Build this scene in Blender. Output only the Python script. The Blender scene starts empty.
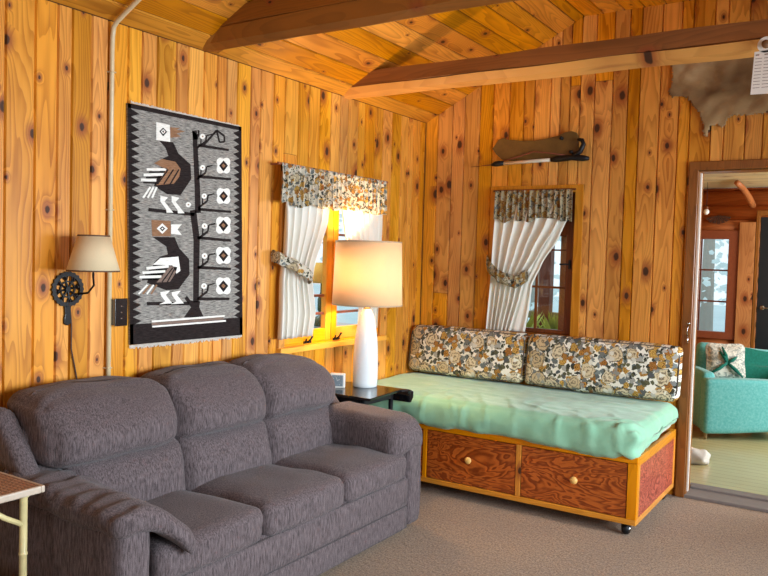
import bpy, bmesh, math, random
from mathutils import Vector, Matrix, noise
random.seed(7)
C = bpy.context.scene
COL = C.collection
TAU = math.tau
# ---------------------------------------------------------------- camera, world, light, exposure
F_PX, YAW, PITCH, ROLL = 765.93, -0.5749, -0.0410, 0.0286
cam = bpy.data.cameras.new('camera'); cam_o = bpy.data.objects.new('camera', cam); COL.objects.link(cam_o)
cam.sensor_width = 36.0; cam.sensor_fit = 'HORIZONTAL'; cam.lens = F_PX / 768 * 36.0
_f = Vector((math.sin(YAW)*math.cos(PITCH), math.cos(YAW)*math.cos(PITCH), math.sin(PITCH)))
_r0 = Vector((math.cos(YAW), -math.sin(YAW), 0)); _u0 = _r0.cross(_f)
_r = math.cos(ROLL)*_r0 + math.sin(ROLL)*_u0; _u = -math.sin(ROLL)*_r0 + math.cos(ROLL)*_u0
_m = Matrix((_r, _u, -_f)).transposed().to_4x4(); _m.translation = Vector((2.8759, -4.9469, 1.4286))
cam_o.matrix_world = _m; cam.clip_start = 0.05; cam.clip_end = 200
C.camera = cam_o
world = bpy.data.worlds.new('sky'); C.world = world; world.use_nodes = True
_bg = world.node_tree.nodes['Background']; _bg.inputs[0].default_value = (0.80, 0.93, 1.0, 1); _bg.inputs[1].default_value = 1.15
C.view_settings.view_transform = 'Standard'; C.view_settings.look = 'None'
C.view_settings.exposure = 0.25; C.view_settings.gamma = 1.0; C.view_settings.use_curve_mapping = False
def area_light(name, loc, target, sx, sy, power, col, spread=math.pi):
    d = bpy.data.lights.new(name, 'AREA'); d.shape = 'RECTANGLE'; d.size = sx; d.size_y = sy; d.energy = power; d.color = col; d.spread = spread
    o = bpy.data.objects.new(name, d); COL.objects.link(o); o.location = loc
    o.rotation_euler = (Vector(target) - Vector(loc)).to_track_quat('-Z', 'Y').to_euler()
    return o
# right hand daylight through the inferred window; the other area lights are added fills
area_light('daylight_right', (4.86, -2.35, 1.45), (0, -2.35, 0.35), 3.2, 1.15, 112, (0.78, 0.90, 1.0), 1.9)
area_light('rear_fill', (2.6, -6.56, 1.45), (2.2, 0, 0.6), 2.6, 1.15, 10, (0.92, 0.96, 1.0), 2.2)  # added weak fill at an invented rear opening, out of view
area_light('far_room_fill', (4.46, 1.75, 1.3), (1.4, 1.6, 0.6), 1.6, 1.2, 115, (0.90, 0.96, 1.0))  # added to light the far room from an unseen right wall window
area_light('porch_fill', (-1.6, -1.2, 2.6), (-0.6, -1.2, 0.6), 1.6, 0.8, 30, (0.9, 0.95, 1.0))  # added fill above the porch

# ---------------------------------------------------------------- helpers
ORG = {}
def link(name, bm, mats, parent=None, smooth=False, bevel=0.0, seg=2, subd=0, solid=0.0, autosm=None, stuff=False):
    o_ = ORG.get(parent.name, Vector((0, 0, 0))) if parent else Vector((0, 0, 0))
    if o_.length > 0: bmesh.ops.translate(bm, verts=bm.verts, vec=-o_)
    me = bpy.data.meshes.new(name); bm.normal_update(); bm.to_mesh(me); bm.free()
    if not isinstance(mats, (list, tuple)): mats = [mats]
    for m in mats: me.materials.append(m)
    if smooth:
        for p in me.polygons: p.use_smooth = True
    ob = bpy.data.objects.new(name, me); COL.objects.link(ob)
    if parent: ob.parent = parent; ORG[ob.name] = o_
    if solid: 
        s = ob.modifiers.new('solid', 'SOLIDIFY'); s.thickness = solid; s.offset = 0
    if bevel:
        b = ob.modifiers.new('bevel', 'BEVEL'); b.width = bevel; b.segments = seg; b.limit_method = 'ANGLE'; b.angle_limit = 0.6; b.harden_normals = False
    if subd:
        s = ob.modifiers.new('subd', 'SUBSURF'); s.levels = subd; s.render_levels = subd
    if stuff: ob['kind'] = 'stuff'
    return ob
def tag(o, label, cat, group=None):
    o['label'] = label; o['category'] = cat
    if group: o['group'] = group
    return o
def thing(name, label, cat, loc, group=None):
    o = bpy.data.objects.new(name, None); COL.objects.link(o); o.location = loc; o.empty_display_size = 0.1
    ORG[o.name] = Vector(loc); return tag(o, label, cat, group)
def struct(name, bm, mats, parent=None, **k):
    o = link(name, bm, mats, parent, **k)
    if not parent: o['kind'] = 'structure'
    return o
def B(): return bmesh.new()
def box(bm, x0, x1, y0, y1, z0, z1, mi=0):
    v = [bm.verts.new((x, y, z)) for z in (z0, z1) for y in (y0, y1) for x in (x0, x1)]
    for f in ((0,2,3,1),(4,5,7,6),(0,1,5,4),(2,6,7,3),(0,4,6,2),(1,3,7,5)):
        q = bm.faces.new([v[i] for i in f]); q.material_index = mi
    return bm
def bx(*a): return box(B(), *a)
def frame_of(d):
    d = d.normalized(); a = Vector((0, 0, 1)) if abs(d.z) < .9 else Vector((1, 0, 0))
    u = d.cross(a).normalized(); return u, d.cross(u).normalized()
def tube(bm, pts, r, seg=10, cap=True, closed=False, sq=1.0):
    pts = [Vector(p) for p in pts]; n = len(pts); rings = []; pu = None
    for i, p in enumerate(pts):
        if closed: d = pts[(i+1) % n] - pts[i-1]
        else: d = pts[min(i+1, n-1)] - pts[max(i-1, 0)]
        d.normalize()
        if pu is None: u, v = frame_of(d)
        else:
            u = (pu - d*pu.dot(d)); u = u.normalized() if u.length > 1e-6 else frame_of(d)[0]; v = d.cross(u)
        pu = u; rr = r[i] if isinstance(r, (list, tuple)) else r
        rings.append([bm.verts.new(p + (u*math.cos(TAU*k/seg) + v*math.sin(TAU*k/seg)*sq)*rr) for k in range(seg)])
    m = n if closed else n-1
    for i in range(m):
        a, b = rings[i], rings[(i+1) % n]
        for k in range(seg): bm.faces.new((a[k], a[(k+1) % seg], b[(k+1) % seg], b[k]))
    if cap and not closed: bm.faces.new(rings[0][::-1]); bm.faces.new(rings[-1])
    return bm
def lathe(bm, prof, cx, cy, cz=0, seg=40, axis='z', capb=True, capt=True):
    rings = []
    for r, h in prof:
        ring = []
        for k in range(seg):
            a = TAU*k/seg; c, s = r*math.cos(a), r*math.sin(a)
            p = {'z': (cx+c, cy+s, cz+h), 'x': (cx+h, cy+c, cz+s), 'y': (cx+c, cy+h, cz+s)}[axis]
            ring.append(bm.verts.new(p))
        rings.append(ring)
    for a, b in zip(rings, rings[1:]):
        for k in range(seg): bm.faces.new((a[k], a[(k+1) % seg], b[(k+1) % seg], b[k]))
    if capb: bm.faces.new(rings[0][::-1])
    if capt: bm.faces.new(rings[-1])
    bmesh.ops.recalc_face_normals(bm, faces=bm.faces)
    return bm
def prism(bm, pts, d, mi=0):
    a = [bm.verts.new(p) for p in pts]; b = [bm.verts.new(Vector(p)+Vector(d)) for p in pts]; n = len(a)
    fs = [bm.faces.new(a), bm.faces.new(b[::-1])] + [bm.faces.new((a[i], b[i], b[(i+1) % n], a[(i+1) % n])) for i in range(n)]
    for f in fs: f.material_index = mi
    bmesh.ops.recalc_face_normals(bm, faces=fs)
    return bm
def grid(bm, nu, nv, fn):
    g = [[bm.verts.new(fn(i/nu, j/nv)) for j in range(nv+1)] for i in range(nu+1)]
    for i in range(nu):
        for j in range(nv): bm.faces.new((g[i][j], g[i+1][j], g[i+1][j+1], g[i][j+1]))
    return bm
def softbox(bm, c, h, r, n=(14, 14, 8), fn=None):
    # a rounded box as one closed grid; fn(unit coords, point) may bend it
    vs = {}
    def V(i, j, k):
        key = (i, j, k)
        if key in vs: return vs[key]
        t = Vector((2*i/n[0]-1, 2*j/n[1]-1, 2*k/n[2]-1))
        p = Vector((t.x*h[0], t.y*h[1], t.z*h[2]))
        q = Vector([max(-(h[a]-r), min(h[a]-r, p[a])) for a in range(3)])
        d = p - q
        if d.length > 1e-9: p = q + d.normalized()*r
        if fn: p = fn(t, p)
        vs[key] = bm.verts.new(Vector(c)+p); return vs[key]
    for (A, Bx, D) in ((0, 1, 2), (1, 2, 0), (2, 0, 1)):
        for side in (0, n[D]):
            for i in range(n[A]):
                for j in range(n[Bx]):
                    q = []
                    for (a, b) in ((i, j), (i+1, j), (i+1, j+1), (i, j+1)):
                        ijk = [0, 0, 0]; ijk[A] = a; ijk[Bx] = b; ijk[D] = side; q.append(V(*ijk))
                    if side == 0: q.reverse()
                    bm.faces.new(q)
    return bm
def sst(a, b, x):
    t = max(0, min(1, (x-a)/(b-a))); return t*t*(3-2*t)
def nz(x, y=0, z=0): return noise.noise(Vector((x, y, z)))

# ---------------------------------------------------------------- node helpers
class NT:
    def __init__(s, name):
        s.m = bpy.data.materials.new(name); s.m.use_nodes = True; s.t = s.m.node_tree; s.t.nodes.clear()
        s.out = s.t.nodes.new('ShaderNodeOutputMaterial')
    def n(s, typ, ins=None, **kw):
        nd = s.t.nodes.new(typ)
        for k, v in kw.items(): setattr(nd, k, v)
        for k, v in (ins or {}).items(): s.set(nd.inputs[k], v)
        return nd
    def set(s, sock, v):
        if hasattr(v, 'is_output') or isinstance(v, bpy.types.NodeSocket): s.t.links.new(v, sock)
        else: sock.default_value = v
    def M(s, op, a, b=0.0, c=None, clamp=False):
        nd = s.n('ShaderNodeMath', operation=op, use_clamp=clamp); s.set(nd.inputs[0], a); s.set(nd.inputs[1], b)
        if c is not None: s.set(nd.inputs[2], c)
        return nd.outputs[0]
    def VM(s, op, a, b=(0, 0, 0)):
        nd = s.n('ShaderNodeVectorMath', operation=op); s.set(nd.inputs[0], a); s.set(nd.inputs[1], b)
        return nd.outputs['Value'] if op in ('LENGTH', 'DOT_PRODUCT', 'DISTANCE') else nd.outputs[0]
    def comb(s, x, y, z=0.0):
        nd = s.n('ShaderNodeCombineXYZ'); s.set(nd.inputs[0], x); s.set(nd.inputs[1], y); s.set(nd.inputs[2], z); return nd.outputs[0]
    def sep(s, v):
        nd = s.n('ShaderNodeSeparateXYZ'); s.set(nd.inputs[0], v); return nd.outputs
    def mix(s, f, a, b, bt='MIX'):
        nd = s.n('ShaderNodeMix', data_type='RGBA', blend_type=bt, clamp_factor=True)
        s.set(nd.inputs[0], f); s.set(nd.inputs[6], a); s.set(nd.inputs[7], b); return nd.outputs[2]
    def ramp(s, f, stops, interp='LINEAR'):
        nd = s.n('ShaderNodeValToRGB'); s.set(nd.inputs[0], f); cr = nd.color_ramp; cr.interpolation = interp
        while len(cr.elements) < len(stops): cr.elements.new(0.5)
        for e, (p, c) in zip(cr.elements, stops): e.position = p; e.color = c if len(c) == 4 else (*c, 1)
        return nd.outputs[0]
    def sm(s, x, a, b):
        nd = s.n('ShaderNodeMapRange', interpolation_type='SMOOTHSTEP'); s.set(nd.inputs[0], x); s.set(nd.inputs[1], a); s.set(nd.inputs[2], b); s.set(nd.inputs[3], 0.0); s.set(nd.inputs[4], 1.0); return nd.outputs[0]
    def noise(s, v, scale=5, det=3, rough=.5, dist=0.0, col=False):
        nd = s.n('ShaderNodeTexNoise', {'Vector': v, 'Scale': scale, 'Detail': det, 'Roughness': rough, 'Distortion': dist}); return nd.outputs[1 if col else 0]
    def obj(s): return s.n('ShaderNodeTexCoord').outputs['Object']
    def finish(s, col, rough=.5, bump=None, bs=.3, bd=.002, spec=.5, metal=0.0, **kw):
        p = s.n('ShaderNodeBsdfPrincipled'); s.set(p.inputs['Base Color'], col); s.set(p.inputs['Roughness'], rough); s.set(p.inputs['Metallic'], metal); s.set(p.inputs['Specular IOR Level'], spec)
        for k, v in kw.items(): s.set(p.inputs[k], v)
        if bump is not None:
            b = s.n('ShaderNodeBump', {'Height': bump, 'Strength': bs, 'Distance': bd}); s.t.links.new(b.outputs[0], p.inputs['Normal'])
        s.t.links.new(p.outputs[0], s.out.inputs[0]); s.p = p
        return s.m
def c4(h, k=1.0):
    # sRGB hex to linear
    r = [int(h[i:i+2], 16)/255 for i in (0, 2, 4)]
    return tuple([(x/12.92 if x <= .04045 else ((x+.055)/1.055)**2.4)*k for x in r]+[1])
def plain(name, hexc, rough=.5, metal=0.0, var=.12, scale=30, spec=.5, bump=0.0, **kw):
    n = NT(name); c = c4(hexc) if isinstance(hexc, str) else (*hexc, 1)
    v = n.noise(n.obj(), scale, 4, .6)
    d = tuple([x*(1-var*2) for x in c[:3]]+[1]); e = tuple([min(1, x*(1+var)) for x in c[:3]]+[1])
    return n.finish(n.mix(v, d, e), rough, bump=v if bump else None, bs=bump, metal=metal, spec=spec, **kw)

def pine(name, light, dark, knotc=(.035, .012, .004), mode='uv', axis='z', knots=.55, gscale=1.0, rough=.38, tint=.25, bump=.25, ksz=1.0, spec=.35, fig=.75):
    # boards: u runs across the board, v along it
    n = NT(name)
    if mode == 'uv':
        s = n.sep(n.n('ShaderNodeUVMap').outputs[0]); u0, v0 = s[0], s[1]
        a = n.sep(n.n('ShaderNodeAttribute', attribute_name='rnd').outputs['Vector']); r1, r2, r3 = a[0], a[1], a[2]
    else:
        s = n.sep(n.obj())
        if axis == 'z': u0, v0 = n.M('ADD', s[0], s[1]), s[2]
        elif axis == 'x': u0, v0 = n.M('ADD', s[1], s[2]), s[0]
        else: u0, v0 = n.M('ADD', s[0], s[2]), s[1]
        oi = n.n('ShaderNodeObjectInfo').outputs['Random']; r1 = oi; r2 = n.M('FRACT', n.M('MULTIPLY', oi, 7.3)); r3 = n.M('FRACT', n.M('MULTIPLY', oi, 13.7))
    u = n.M('ADD', u0, n.M('MULTIPLY', r1, 37.0)); v = n.M('ADD', v0, n.M('MULTIPLY', r2, 91.0))
    # knots
    P = n.comb(n.M('MULTIPLY', u, 8.5), n.M('MULTIPLY', v, 3.0))
    vo = n.n('ShaderNodeTexVoronoi', {'Vector': P, 'Scale': 1.0, 'Randomness': 1.0}, voronoi_dimensions='2D')
    dl = n.VM('MULTIPLY', n.VM('SUBTRACT', P, vo.outputs['Position']), (1/8.5, 0.62/3.0, 0))
    r = n.VM('LENGTH', dl)
    cs = n.sep(vo.outputs['Color'])
    ks = n.M('ADD', .0035*ksz, n.M('MULTIPLY', n.M('POWER', cs[1], 2.0), .012*ksz))
    rn = n.M('ADD', r, n.M('MULTIPLY', n.M('SUBTRACT', n.noise(n.comb(u, v), 60, 2), .5), .006))
    rel = n.M('DIVIDE', rn, ks)
    has = n.M('GREATER_THAN', cs[0], 1-knots)
    core = n.M('MULTIPLY', has, n.M('SUBTRACT', 1.0, n.sm(rel, .75, 1.25)))
    halo = n.M('MULTIPLY', has, n.M('SUBTRACT', 1.0, n.sm(rel, .9, 4.0)))
    bul = n.M('MULTIPLY', has, n.M('MULTIPLY', n.M('POWER', 2.718, n.M('MULTIPLY', n.M('POWER', n.M('DIVIDE', r, n.M('MULTIPLY', ks, 3.0)), 2.0), -1.0)), .024))
    # grain
    low = n.noise(n.comb(n.M('MULTIPLY', u, 5.5), n.M('MULTIPLY', v, .55), n.M('MULTIPLY', r3, 9)), 1.0, 2.5, .5)
    g = n.M('ADD', n.M('MULTIPLY', low, .22), n.M('ADD', bul, n.M('MULTIPLY', u, .25)))
    w = n.M('FRACT', n.M('MULTIPLY', g, 95*gscale))
    w = n.M('POWER', w, 1.6)
    edge = n.sm(w, .0, .92)
    late = n.M('MULTIPLY', edge, n.M('SUBTRACT', 1.0, n.sm(w, .93, 1.0)))
    fib = n.noise(n.comb(n.M('MULTIPLY', u, 260), n.M('MULTIPLY', v, 5)), 1.0, 3, .6)
    blot = n.noise(n.comb(n.M('MULTIPLY', u, 7), n.M('MULTIPLY', v, 1.4), r3), 1.0, 3, .55)
    fac = n.M('ADD', n.M('MULTIPLY', late, .46*fig), n.M('ADD', n.M('MULTIPLY', fib, .22), n.M('MULTIPLY', n.sm(blot, .35, .75), .42)))
    col = n.mix(n.M('SUBTRACT', fac, .12, clamp=True), c4(light) if isinstance(light, str) else light, c4(dark) if isinstance(dark, str) else dark)
    hsv = n.n('ShaderNodeHueSaturation', {'Hue': n.M('ADD', .5, n.M('MULTIPLY', n.M('SUBTRACT', r2, .35), .010)), 'Saturation': n.M('ADD', 1.03, n.M('MULTIPLY', n.M('SUBTRACT', r1, .5), .12)),
                                      'Value': n.M('ADD', 1.0-tint*.5, n.M('MULTIPLY', r3, tint)), 'Color': col})
    col = hsv.outputs[0]
    col = n.mix(n.M('MULTIPLY', halo, .78), col, (.27, .055, .014, 1))
    # long resin streaks in a few boards
    st = n.sm(n.noise(n.comb(n.M('MULTIPLY', u, 38), n.M('MULTIPLY', v, 1.1), r1), 1.0, 2, .5), .66, .80)
    col = n.mix(n.M('MULTIPLY', st, .65), col, (.32, .10, .03, 1))
    col = n.mix(n.M('MULTIPLY', core, .93), col, (*knotc, 1))
    h = n.M('SUBTRACT', n.M('MULTIPLY', fib, .3), n.M('ADD', n.M('MULTIPLY', core, .6), n.M('MULTIPLY', late, .25)))
    return n.finish(col, n.M('ADD', rough, n.M('MULTIPLY', core, .2)), bump=h, bs=bump, bd=.0015, spec=spec)

M = {}
M['wall'] = pine('knotty_pine_wall', 'DF9C4B', '8E4A16', knots=.70, tint=.36, ksz=1.25, fig=.8)
M['ceil'] = pine('knotty_pine_ceiling', 'DA902F', '8C4A08', knots=.5, tint=.34, fig=.9)
M['wall2'] = pine('far_room_pine', 'C98A5A', '8A4C26', knots=.5)
M['beam'] = pine('beam_pine', '945822', '56300C', mode='obj', axis='x', knots=.3, rough=.55, tint=.1, fig=.45)
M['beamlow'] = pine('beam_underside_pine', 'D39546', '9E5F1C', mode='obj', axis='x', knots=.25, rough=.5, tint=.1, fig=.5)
M['trim'] = pine('trim_pine', 'D2914A', '96561E', mode='obj', axis='z', knots=.12, tint=.15)
M['trimx'] = pine('trim_pine_across', 'C98143', '8C4B1E', mode='obj', axis='x', knots=.12, tint=.15)
M['sash'] = pine('orange_sash', 'F5AA3A', 'D07C18', mode='obj', axis='z', knots=.0, tint=.1, fig=.4)
M['sashy'] = pine('orange_sash_rail', 'F5AA3A', 'D07C18', mode='obj', axis='y', knots=.0, tint=.1, fig=.4)
M['dsash'] = pine('dark_sash', '7A3F22', '44200F', mode='obj', axis='z', knots=.0, tint=.1, rough=.3)
M['casing'] = pine('brown_casing', '94591F', '5C3410', mode='obj', axis='z', knots=.05, tint=.1, rough=.35)
M['rail'] = pine('golden_rail', 'E2963E', 'B86A20', mode='obj', axis='x', knots=.05, tint=.12, rough=.3)
M['railz'] = pine('golden_stile', 'E2963E', 'B86A20', mode='obj', axis='z', knots=.05, tint=.12, rough=.3)
M['raily'] = pine('golden_end_rail', 'DC8F3C', 'B0651F', mode='obj', axis='y', knots=.05, tint=.12, rough=.3)
M['groove'] = plain('groove_shadow_wood', (.16, .06, .018), .8)
M['black'] = plain('black_iron', '17181C', .45, .4, bump=.2, scale=60)
M['iron'] = plain('cast_iron_gloss', '0C0D10', .3, .2)
M['blackgloss'] = plain('black_lacquer', '141519', .16, 0, spec=.6)
M['chrome'] = plain('chrome', 'B8B8BC', .18, 1.0)
M['brass'] = plain('brass', 'D8B25A', .22, 1.0)
M['white'] = plain('white_paint', 'EDEAE2', .4)
M['glass'] = None
def glass():
    n = NT('window_glass'); tr = n.n('ShaderNodeBsdfTransparent', {0: (.96, .99, 1, 1)}); gl = n.n('ShaderNodeBsdfGlossy', {'Roughness': .02})
    fr = n.n('ShaderNodeLayerWeight', {'Blend': .5}); fq = n.M('ADD', .04, n.M('MULTIPLY', n.M('POWER', fr.outputs[1], 4.0), .7)); mx = n.n('ShaderNodeMixShader', {0: fq, 1: tr.outputs[0], 2: gl.outputs[0]})
    n.t.links.new(mx.outputs[0], n.out.inputs[0]); return n.m
M['glass'] = glass()
def figured(name, light, dark, sc=1.0, ax='front', rough=.3):
    # rotary cut fir plywood with a bold wandering figure
    n = NT(name); s = n.sep(n.obj())
    a, b = (s[0], s[2]) if ax == 'front' else (s[1], s[2])
    p = n.comb(n.M('MULTIPLY', a, 3.4*sc), n.M('MULTIPLY', b, 9.0*sc))
    f = n.noise(p, 1.0, 3.5, .55, .6)
    w = n.M('FRACT', n.M('MULTIPLY', f, 17)); l = n.M('MULTIPLY', n.sm(w, .1, .75), n.M('SUBTRACT', 1.0, n.sm(w, .85, 1.0)))
    fib = n.noise(n.comb(n.M('MULTIPLY', a, 20), n.M('MULTIPLY', b, 200)), 1.0, 2)
    col = n.mix(n.M('ADD', n.M('MULTIPLY', l, .85), n.M('MULTIPLY', n.M('SUBTRACT', fib, .5), .3), clamp=True), c4(light), c4(dark))
    return n.finish(col, rough, bump=l, bs=.12, spec=.4)
M['fir'] = figured('figured_fir_drawer', 'BA6024', '742E0C', sc=.75)
M['firend'] = figured('figured_fir_end', 'C0604A', '6E1E14', ax='side')
def floral(name, base='EFEBDD', sc=1.0, coords='obj', dark=0.0, plane='xz'):
    n = NT(name); o = n.obj(); s = n.sep(o)
    if plane == 'xz': p = n.comb(s[0], s[2], 0.0)
    elif plane == 'yz': p = n.comb(s[1], s[2], 0.0)
    else: p = o
    warp = n.VM('SCALE', n.VM('SUBTRACT', n.noise(p, 30*sc, 3, .6, col=True), (.5, .5, .5))); warp.node.inputs[3].default_value = .050/sc
    q = n.VM('ADD', p, warp)
    if plane == 'xz' or plane == 'yz': q = n.VM('MULTIPLY', q, (1, 1, 0))
    def layer(scale, thr, rad, off):
        pp = n.VM('ADD', q, (off, off*.7, 0))
        v = n.n('ShaderNodeTexVoronoi', {'Vector': pp, 'Scale': scale*sc, 'Randomness': .9}, voronoi_dimensions='2D' if plane in ('xz', 'yz') else '3D')
        c = n.sep(v.outputs['Color']); d = v.outputs['Distance']
        rr = n.M('ADD', rad*.75, n.M('MULTIPLY', c[2], rad*.5))
        m = n.M('MULTIPLY', n.M('GREATER_THAN', c[0], thr), n.M('LESS_THAN', d, rr))
        return m, d, c, rr
    col = c4(base)
    # grey blue blotches
    m, d, c, rr = layer(24, .35, .42, 3.1)
    col = n.mix(m, col, n.mix(c[1], c4('8A9290'), c4('363C3C')))
    # small dark leaves
    m, d, c, rr = layer(34, .35, .40, 8.7)
    col = n.mix(m, col, n.mix(c[1], c4('2C2E28'), c4('6A6648')))
    # ochre flowers
    m, d, c, rr = layer(20, .52, .50, 1.3)
    ring = n.M('SINE', n.M('MULTIPLY', d, 38.0))
    oc = n.mix(c[1], n.mix(c[2], c4('C78A3A'), c4('9A5A28')), c4('D9B25A'))
    oc = n.mix(n.sm(ring, .0, .9), oc, c4('6E4420'))
    col = n.mix(m, col, oc)
    # large cream roses
    m, d, c, rr = layer(8.8, .30, .46, 5.9)
    wob = n.M('MULTIPLY', n.noise(q, 45*sc, 3, .7), 11.0)
    ring = n.M('SINE', n.M('ADD', n.M('MULTIPLY', d, 34.0), wob))
    rc = n.mix(c[1], c4('EADFC0'), c4('CDB890'))
    rc = n.mix(n.sm(ring, .2, .95), rc, n.mix(c[2], c4('8C7658'), c4('6C6658')))
    edge = n.sm(n.M('DIVIDE', d, rr), .86, 1.0)
    rc = n.mix(edge, rc, c4('3A3630'))
    col = n.mix(m, col, rc)
    # sprigs on top
    m, d, c, rr = layer(30, .70, .42, 12.4)
    col = n.mix(m, col, n.mix(c[1], c4('E9E4D4'), c4('4A4E50')))
    if dark: col = n.mix(dark, col, c4('4A4034'), 'MULTIPLY')
    w = n.noise(p, 700, 2)
    return n.finish(col, .85, bump=w, bs=.15, spec=.2)
M['floral'] = floral('floral_cushion_print')
M['floralc'] = floral('floral_curtain_print', sc=1.5, plane='xyz', base='D8D0BC', dark=.30)
M['floralb'] = floral('floral_curtain_print_back', sc=1.6, plane='xyz', base='C9BC98', dark=.5)
def fabric(name, a, b, streak=(1, 1, 1), sc=1.0, rough=.9, weave=260, bs=.4, sheen=.2, mixf=.5):
    n = NT(name); o = n.obj()
    st = n.noise(n.VM('MULTIPLY', o, streak), 1.0, 4, .65)
    wv = n.noise(o, weave, 2, .7)
    col = n.mix(n.M('ADD', n.M('MULTIPLY', n.sm(st, .3, .72), mixf), n.M('MULTIPLY', wv, .4), clamp=True), c4(a), c4(b))
    return n.finish(col, rough, bump=n.M('ADD', wv, st), bs=bs, bd=.002, spec=.15, **{'Sheen Weight': sheen, 'Sheen Roughness': .5})
M['sofa'] = fabric('slate_plum_upholstery', '1D1517', '7E7071', (200, 200, 25), weave=220, sheen=.1, mixf=.6, bs=.6)
M['blanket'] = fabric('mint_blanket', '86BC9A', 'A2D2B2', (8, 8, 8), weave=500, sheen=.3, bs=.25, mixf=.3)
M['curtain'] = fabric('cream_curtain', 'DDD8CC', 'F4F1EA', (3, 3, 3), weave=800, sheen=.0, bs=.1, mixf=.2)
M['teal'] = fabric('teal_upholstery', '4AA6A4', '84CACA', (60, 60, 60), weave=300, sheen=.2)
M['teal_shade_bow'] = fabric('teal_shade_and_bow', '145A4C', '247A68', (60, 60, 60), weave=300, sheen=.1)  # dark teal for the bow and the painted shade inside the backrest
def carpet():
    n = NT('brown_carpet'); o = n.obj()
    a = n.noise(o, 95, 4, .85); b = n.noise(o, 3, 3, .5); c = n.noise(o, 34, 3, .6)
    col = n.mix(n.M('ADD', n.M('MULTIPLY', n.sm(a, .3, .7), .7), n.M('MULTIPLY', c, .3)), c4('36281C'), c4('C2A282'))
    col = n.mix(n.M('MULTIPLY', n.sm(b, .35, .7), .25), col, c4('7A6858'))
    return n.finish(col, .95, bump=n.M('ADD', a, c), bs=.9, bd=.006, spec=.1, **{'Sheen Weight': .15})
M['carpet'] = carpet()
# ---------------------------------------------------------------- the room
def boards(bm, place, a0, a1, zf, holes=(), wmin=.065, wmax=.125, g=.006, d=.012, seed=1, joints=.25, thick=0.0, ab=None):
    # place(a, z, depth) -> point; boards run along z, widths vary; holes = (a0, a1, z0, z1)
    rng = random.Random(seed); uv = bm.loops.layers.uv.verify(); cl = bm.faces.layers.float_vector.get('rnd') or bm.faces.layers.float_vector.new('rnd')
    a = a0
    while a < a1-1e-6:
        w = rng.uniform(wmin, wmax); e = min(a1, a+w)
        if a1-e < .03: e = a1
        zt = lambda x: zf(x)[1]; zb = lambda x: zf(x)[0]
        segs = [(-99, 99)]
        if rng.random() < joints:
            j = rng.uniform(zf(a)[0]+.3, max(zf(a)[0]+.31, zf(a)[1]-.3)); segs = [(-99, j-.0012), (j+.0012, 99)]
        for (s0, s1) in segs:
            rv = (rng.random(), rng.random(), rng.random())
            cuts = sorted(set([a, a+g, e-g, e]+[h for H in holes for h in H[:2] if a+g < h < e-g]))
            for p, q in zip(cuts, cuts[1:]):
                dp = d if p == a else 0; dq = d if q == e else 0
                mid = (p+q)/2; ivs = [(s0, s1)]
                for H in holes:
                    if H[0]-1e-6 <= mid <= H[1]+1e-6:
                        nv = []
                        for (lo, hi) in ivs:
                            if lo < H[2]: nv.append((lo, min(hi, H[2])))
                            if hi > H[3]: nv.append((max(lo, H[3]), hi))
                        ivs = nv
                for (lo, hi) in ivs:
                    l1, l2, h1, h2 = max(lo, zb(p)), max(lo, zb(q)), min(hi, zt(p)), min(hi, zt(q))
                    if max(h1-l1, h2-l2) < 1e-4: continue
                    c = [(p, l1, dp), (q, l2, dq), (q, max(h2, l2), dq), (p, max(h1, l1), dp)]
                    f = bm.faces.new([bm.verts.new(place(*k)) for k in c]); f[cl] = rv
                    for lp, k in zip(f.loops, c): lp[uv].uv = (k[0], k[1])
        a = e
    return bm
H0, ZF, XR = 2.423, 3.035, 1.169
SL = (ZF-H0)/XR
W = 4.77                                   # room width
def roofz(x): return min(H0+SL*x, ZF, H0+SL*(W-x))
def slab(bm, x0, x1, y0, y1, z0, z1, mi=1): return box(bm, x0, x1, y0, y1, z0, z1, mi)
Y0 = -6.5
# floor
bm = bx(-.1, W+.1, Y0-.1, .14, -.08, 0); struct('floor', bm, M['carpet'])
# left wall: boards in front of a thick backing that has the window opening
LW = (-1.575, -.565, .89, 1.895)
def backed(name, place, a0, a1, zf, holes, seed, t=.12, mat='wall', extra=None, **k):
    bm = B(); boards(bm, place, a0, a1, zf, holes, seed=seed, **k)
    uv = bm.loops.layers.uv.verify(); cl = bm.faces.layers.float_vector.get('rnd')
    cuts = sorted(set([a0, a1, XR, W-XR]+[h for H in holes for h in H[:2]])); cuts = [c for c in cuts if a0 <= c <= a1]
    for p, q in zip(cuts, cuts[1:]):
        mid = (p+q)/2; ivs = [(-9, 99)]
        for H in holes:
            if H[0] < mid < H[1]: ivs = [(-9, H[2]), (H[3], 99)]
        for lo, hi in ivs:
            l1, l2, h1, h2 = max(lo, zf(p)[0]), max(lo, zf(q)[0]), min(hi, zf(p)[1]), min(hi, zf(q)[1])
            if max(h1-l1, h2-l2) < 1e-4: continue
            cs = [(p, l1), (q, l2), (q, h2), (p, h1)]
            fr = [bm.verts.new(place(a, z, .0122)) for a, z in cs]; bk = [bm.verts.new(place(a, z, t)) for a, z in cs]
            fs = [bm.faces.new(fr), bm.faces.new(bk[::-1])]+[bm.faces.new((fr[i], bk[i], bk[(i+1) % 4], fr[(i+1) % 4])) for i in range(4)]
            for f in fs: f.material_index = 1
    if extra: box(bm, *extra, 1)
    return struct(name, bm, [M[mat], M['groove']])
backed('wall_left', lambda a, z, d: (-d, a, z), Y0, 0, lambda a: (0, H0), [LW], 11, joints=.12)
BW = (.60, 1.165, .925, 1.895); DR = (1.925, 2.76, -1, 2.0)
backed('wall_back', lambda a, z, d: (a, d, z), 0, W, lambda a: (0, roofz(a)), [BW, DR], 5, joints=.22, extra=(-.12, .002, .0, .12, 0, H0+.02))
RWN = (-3.95, -.75, .85, 2.0)
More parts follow.
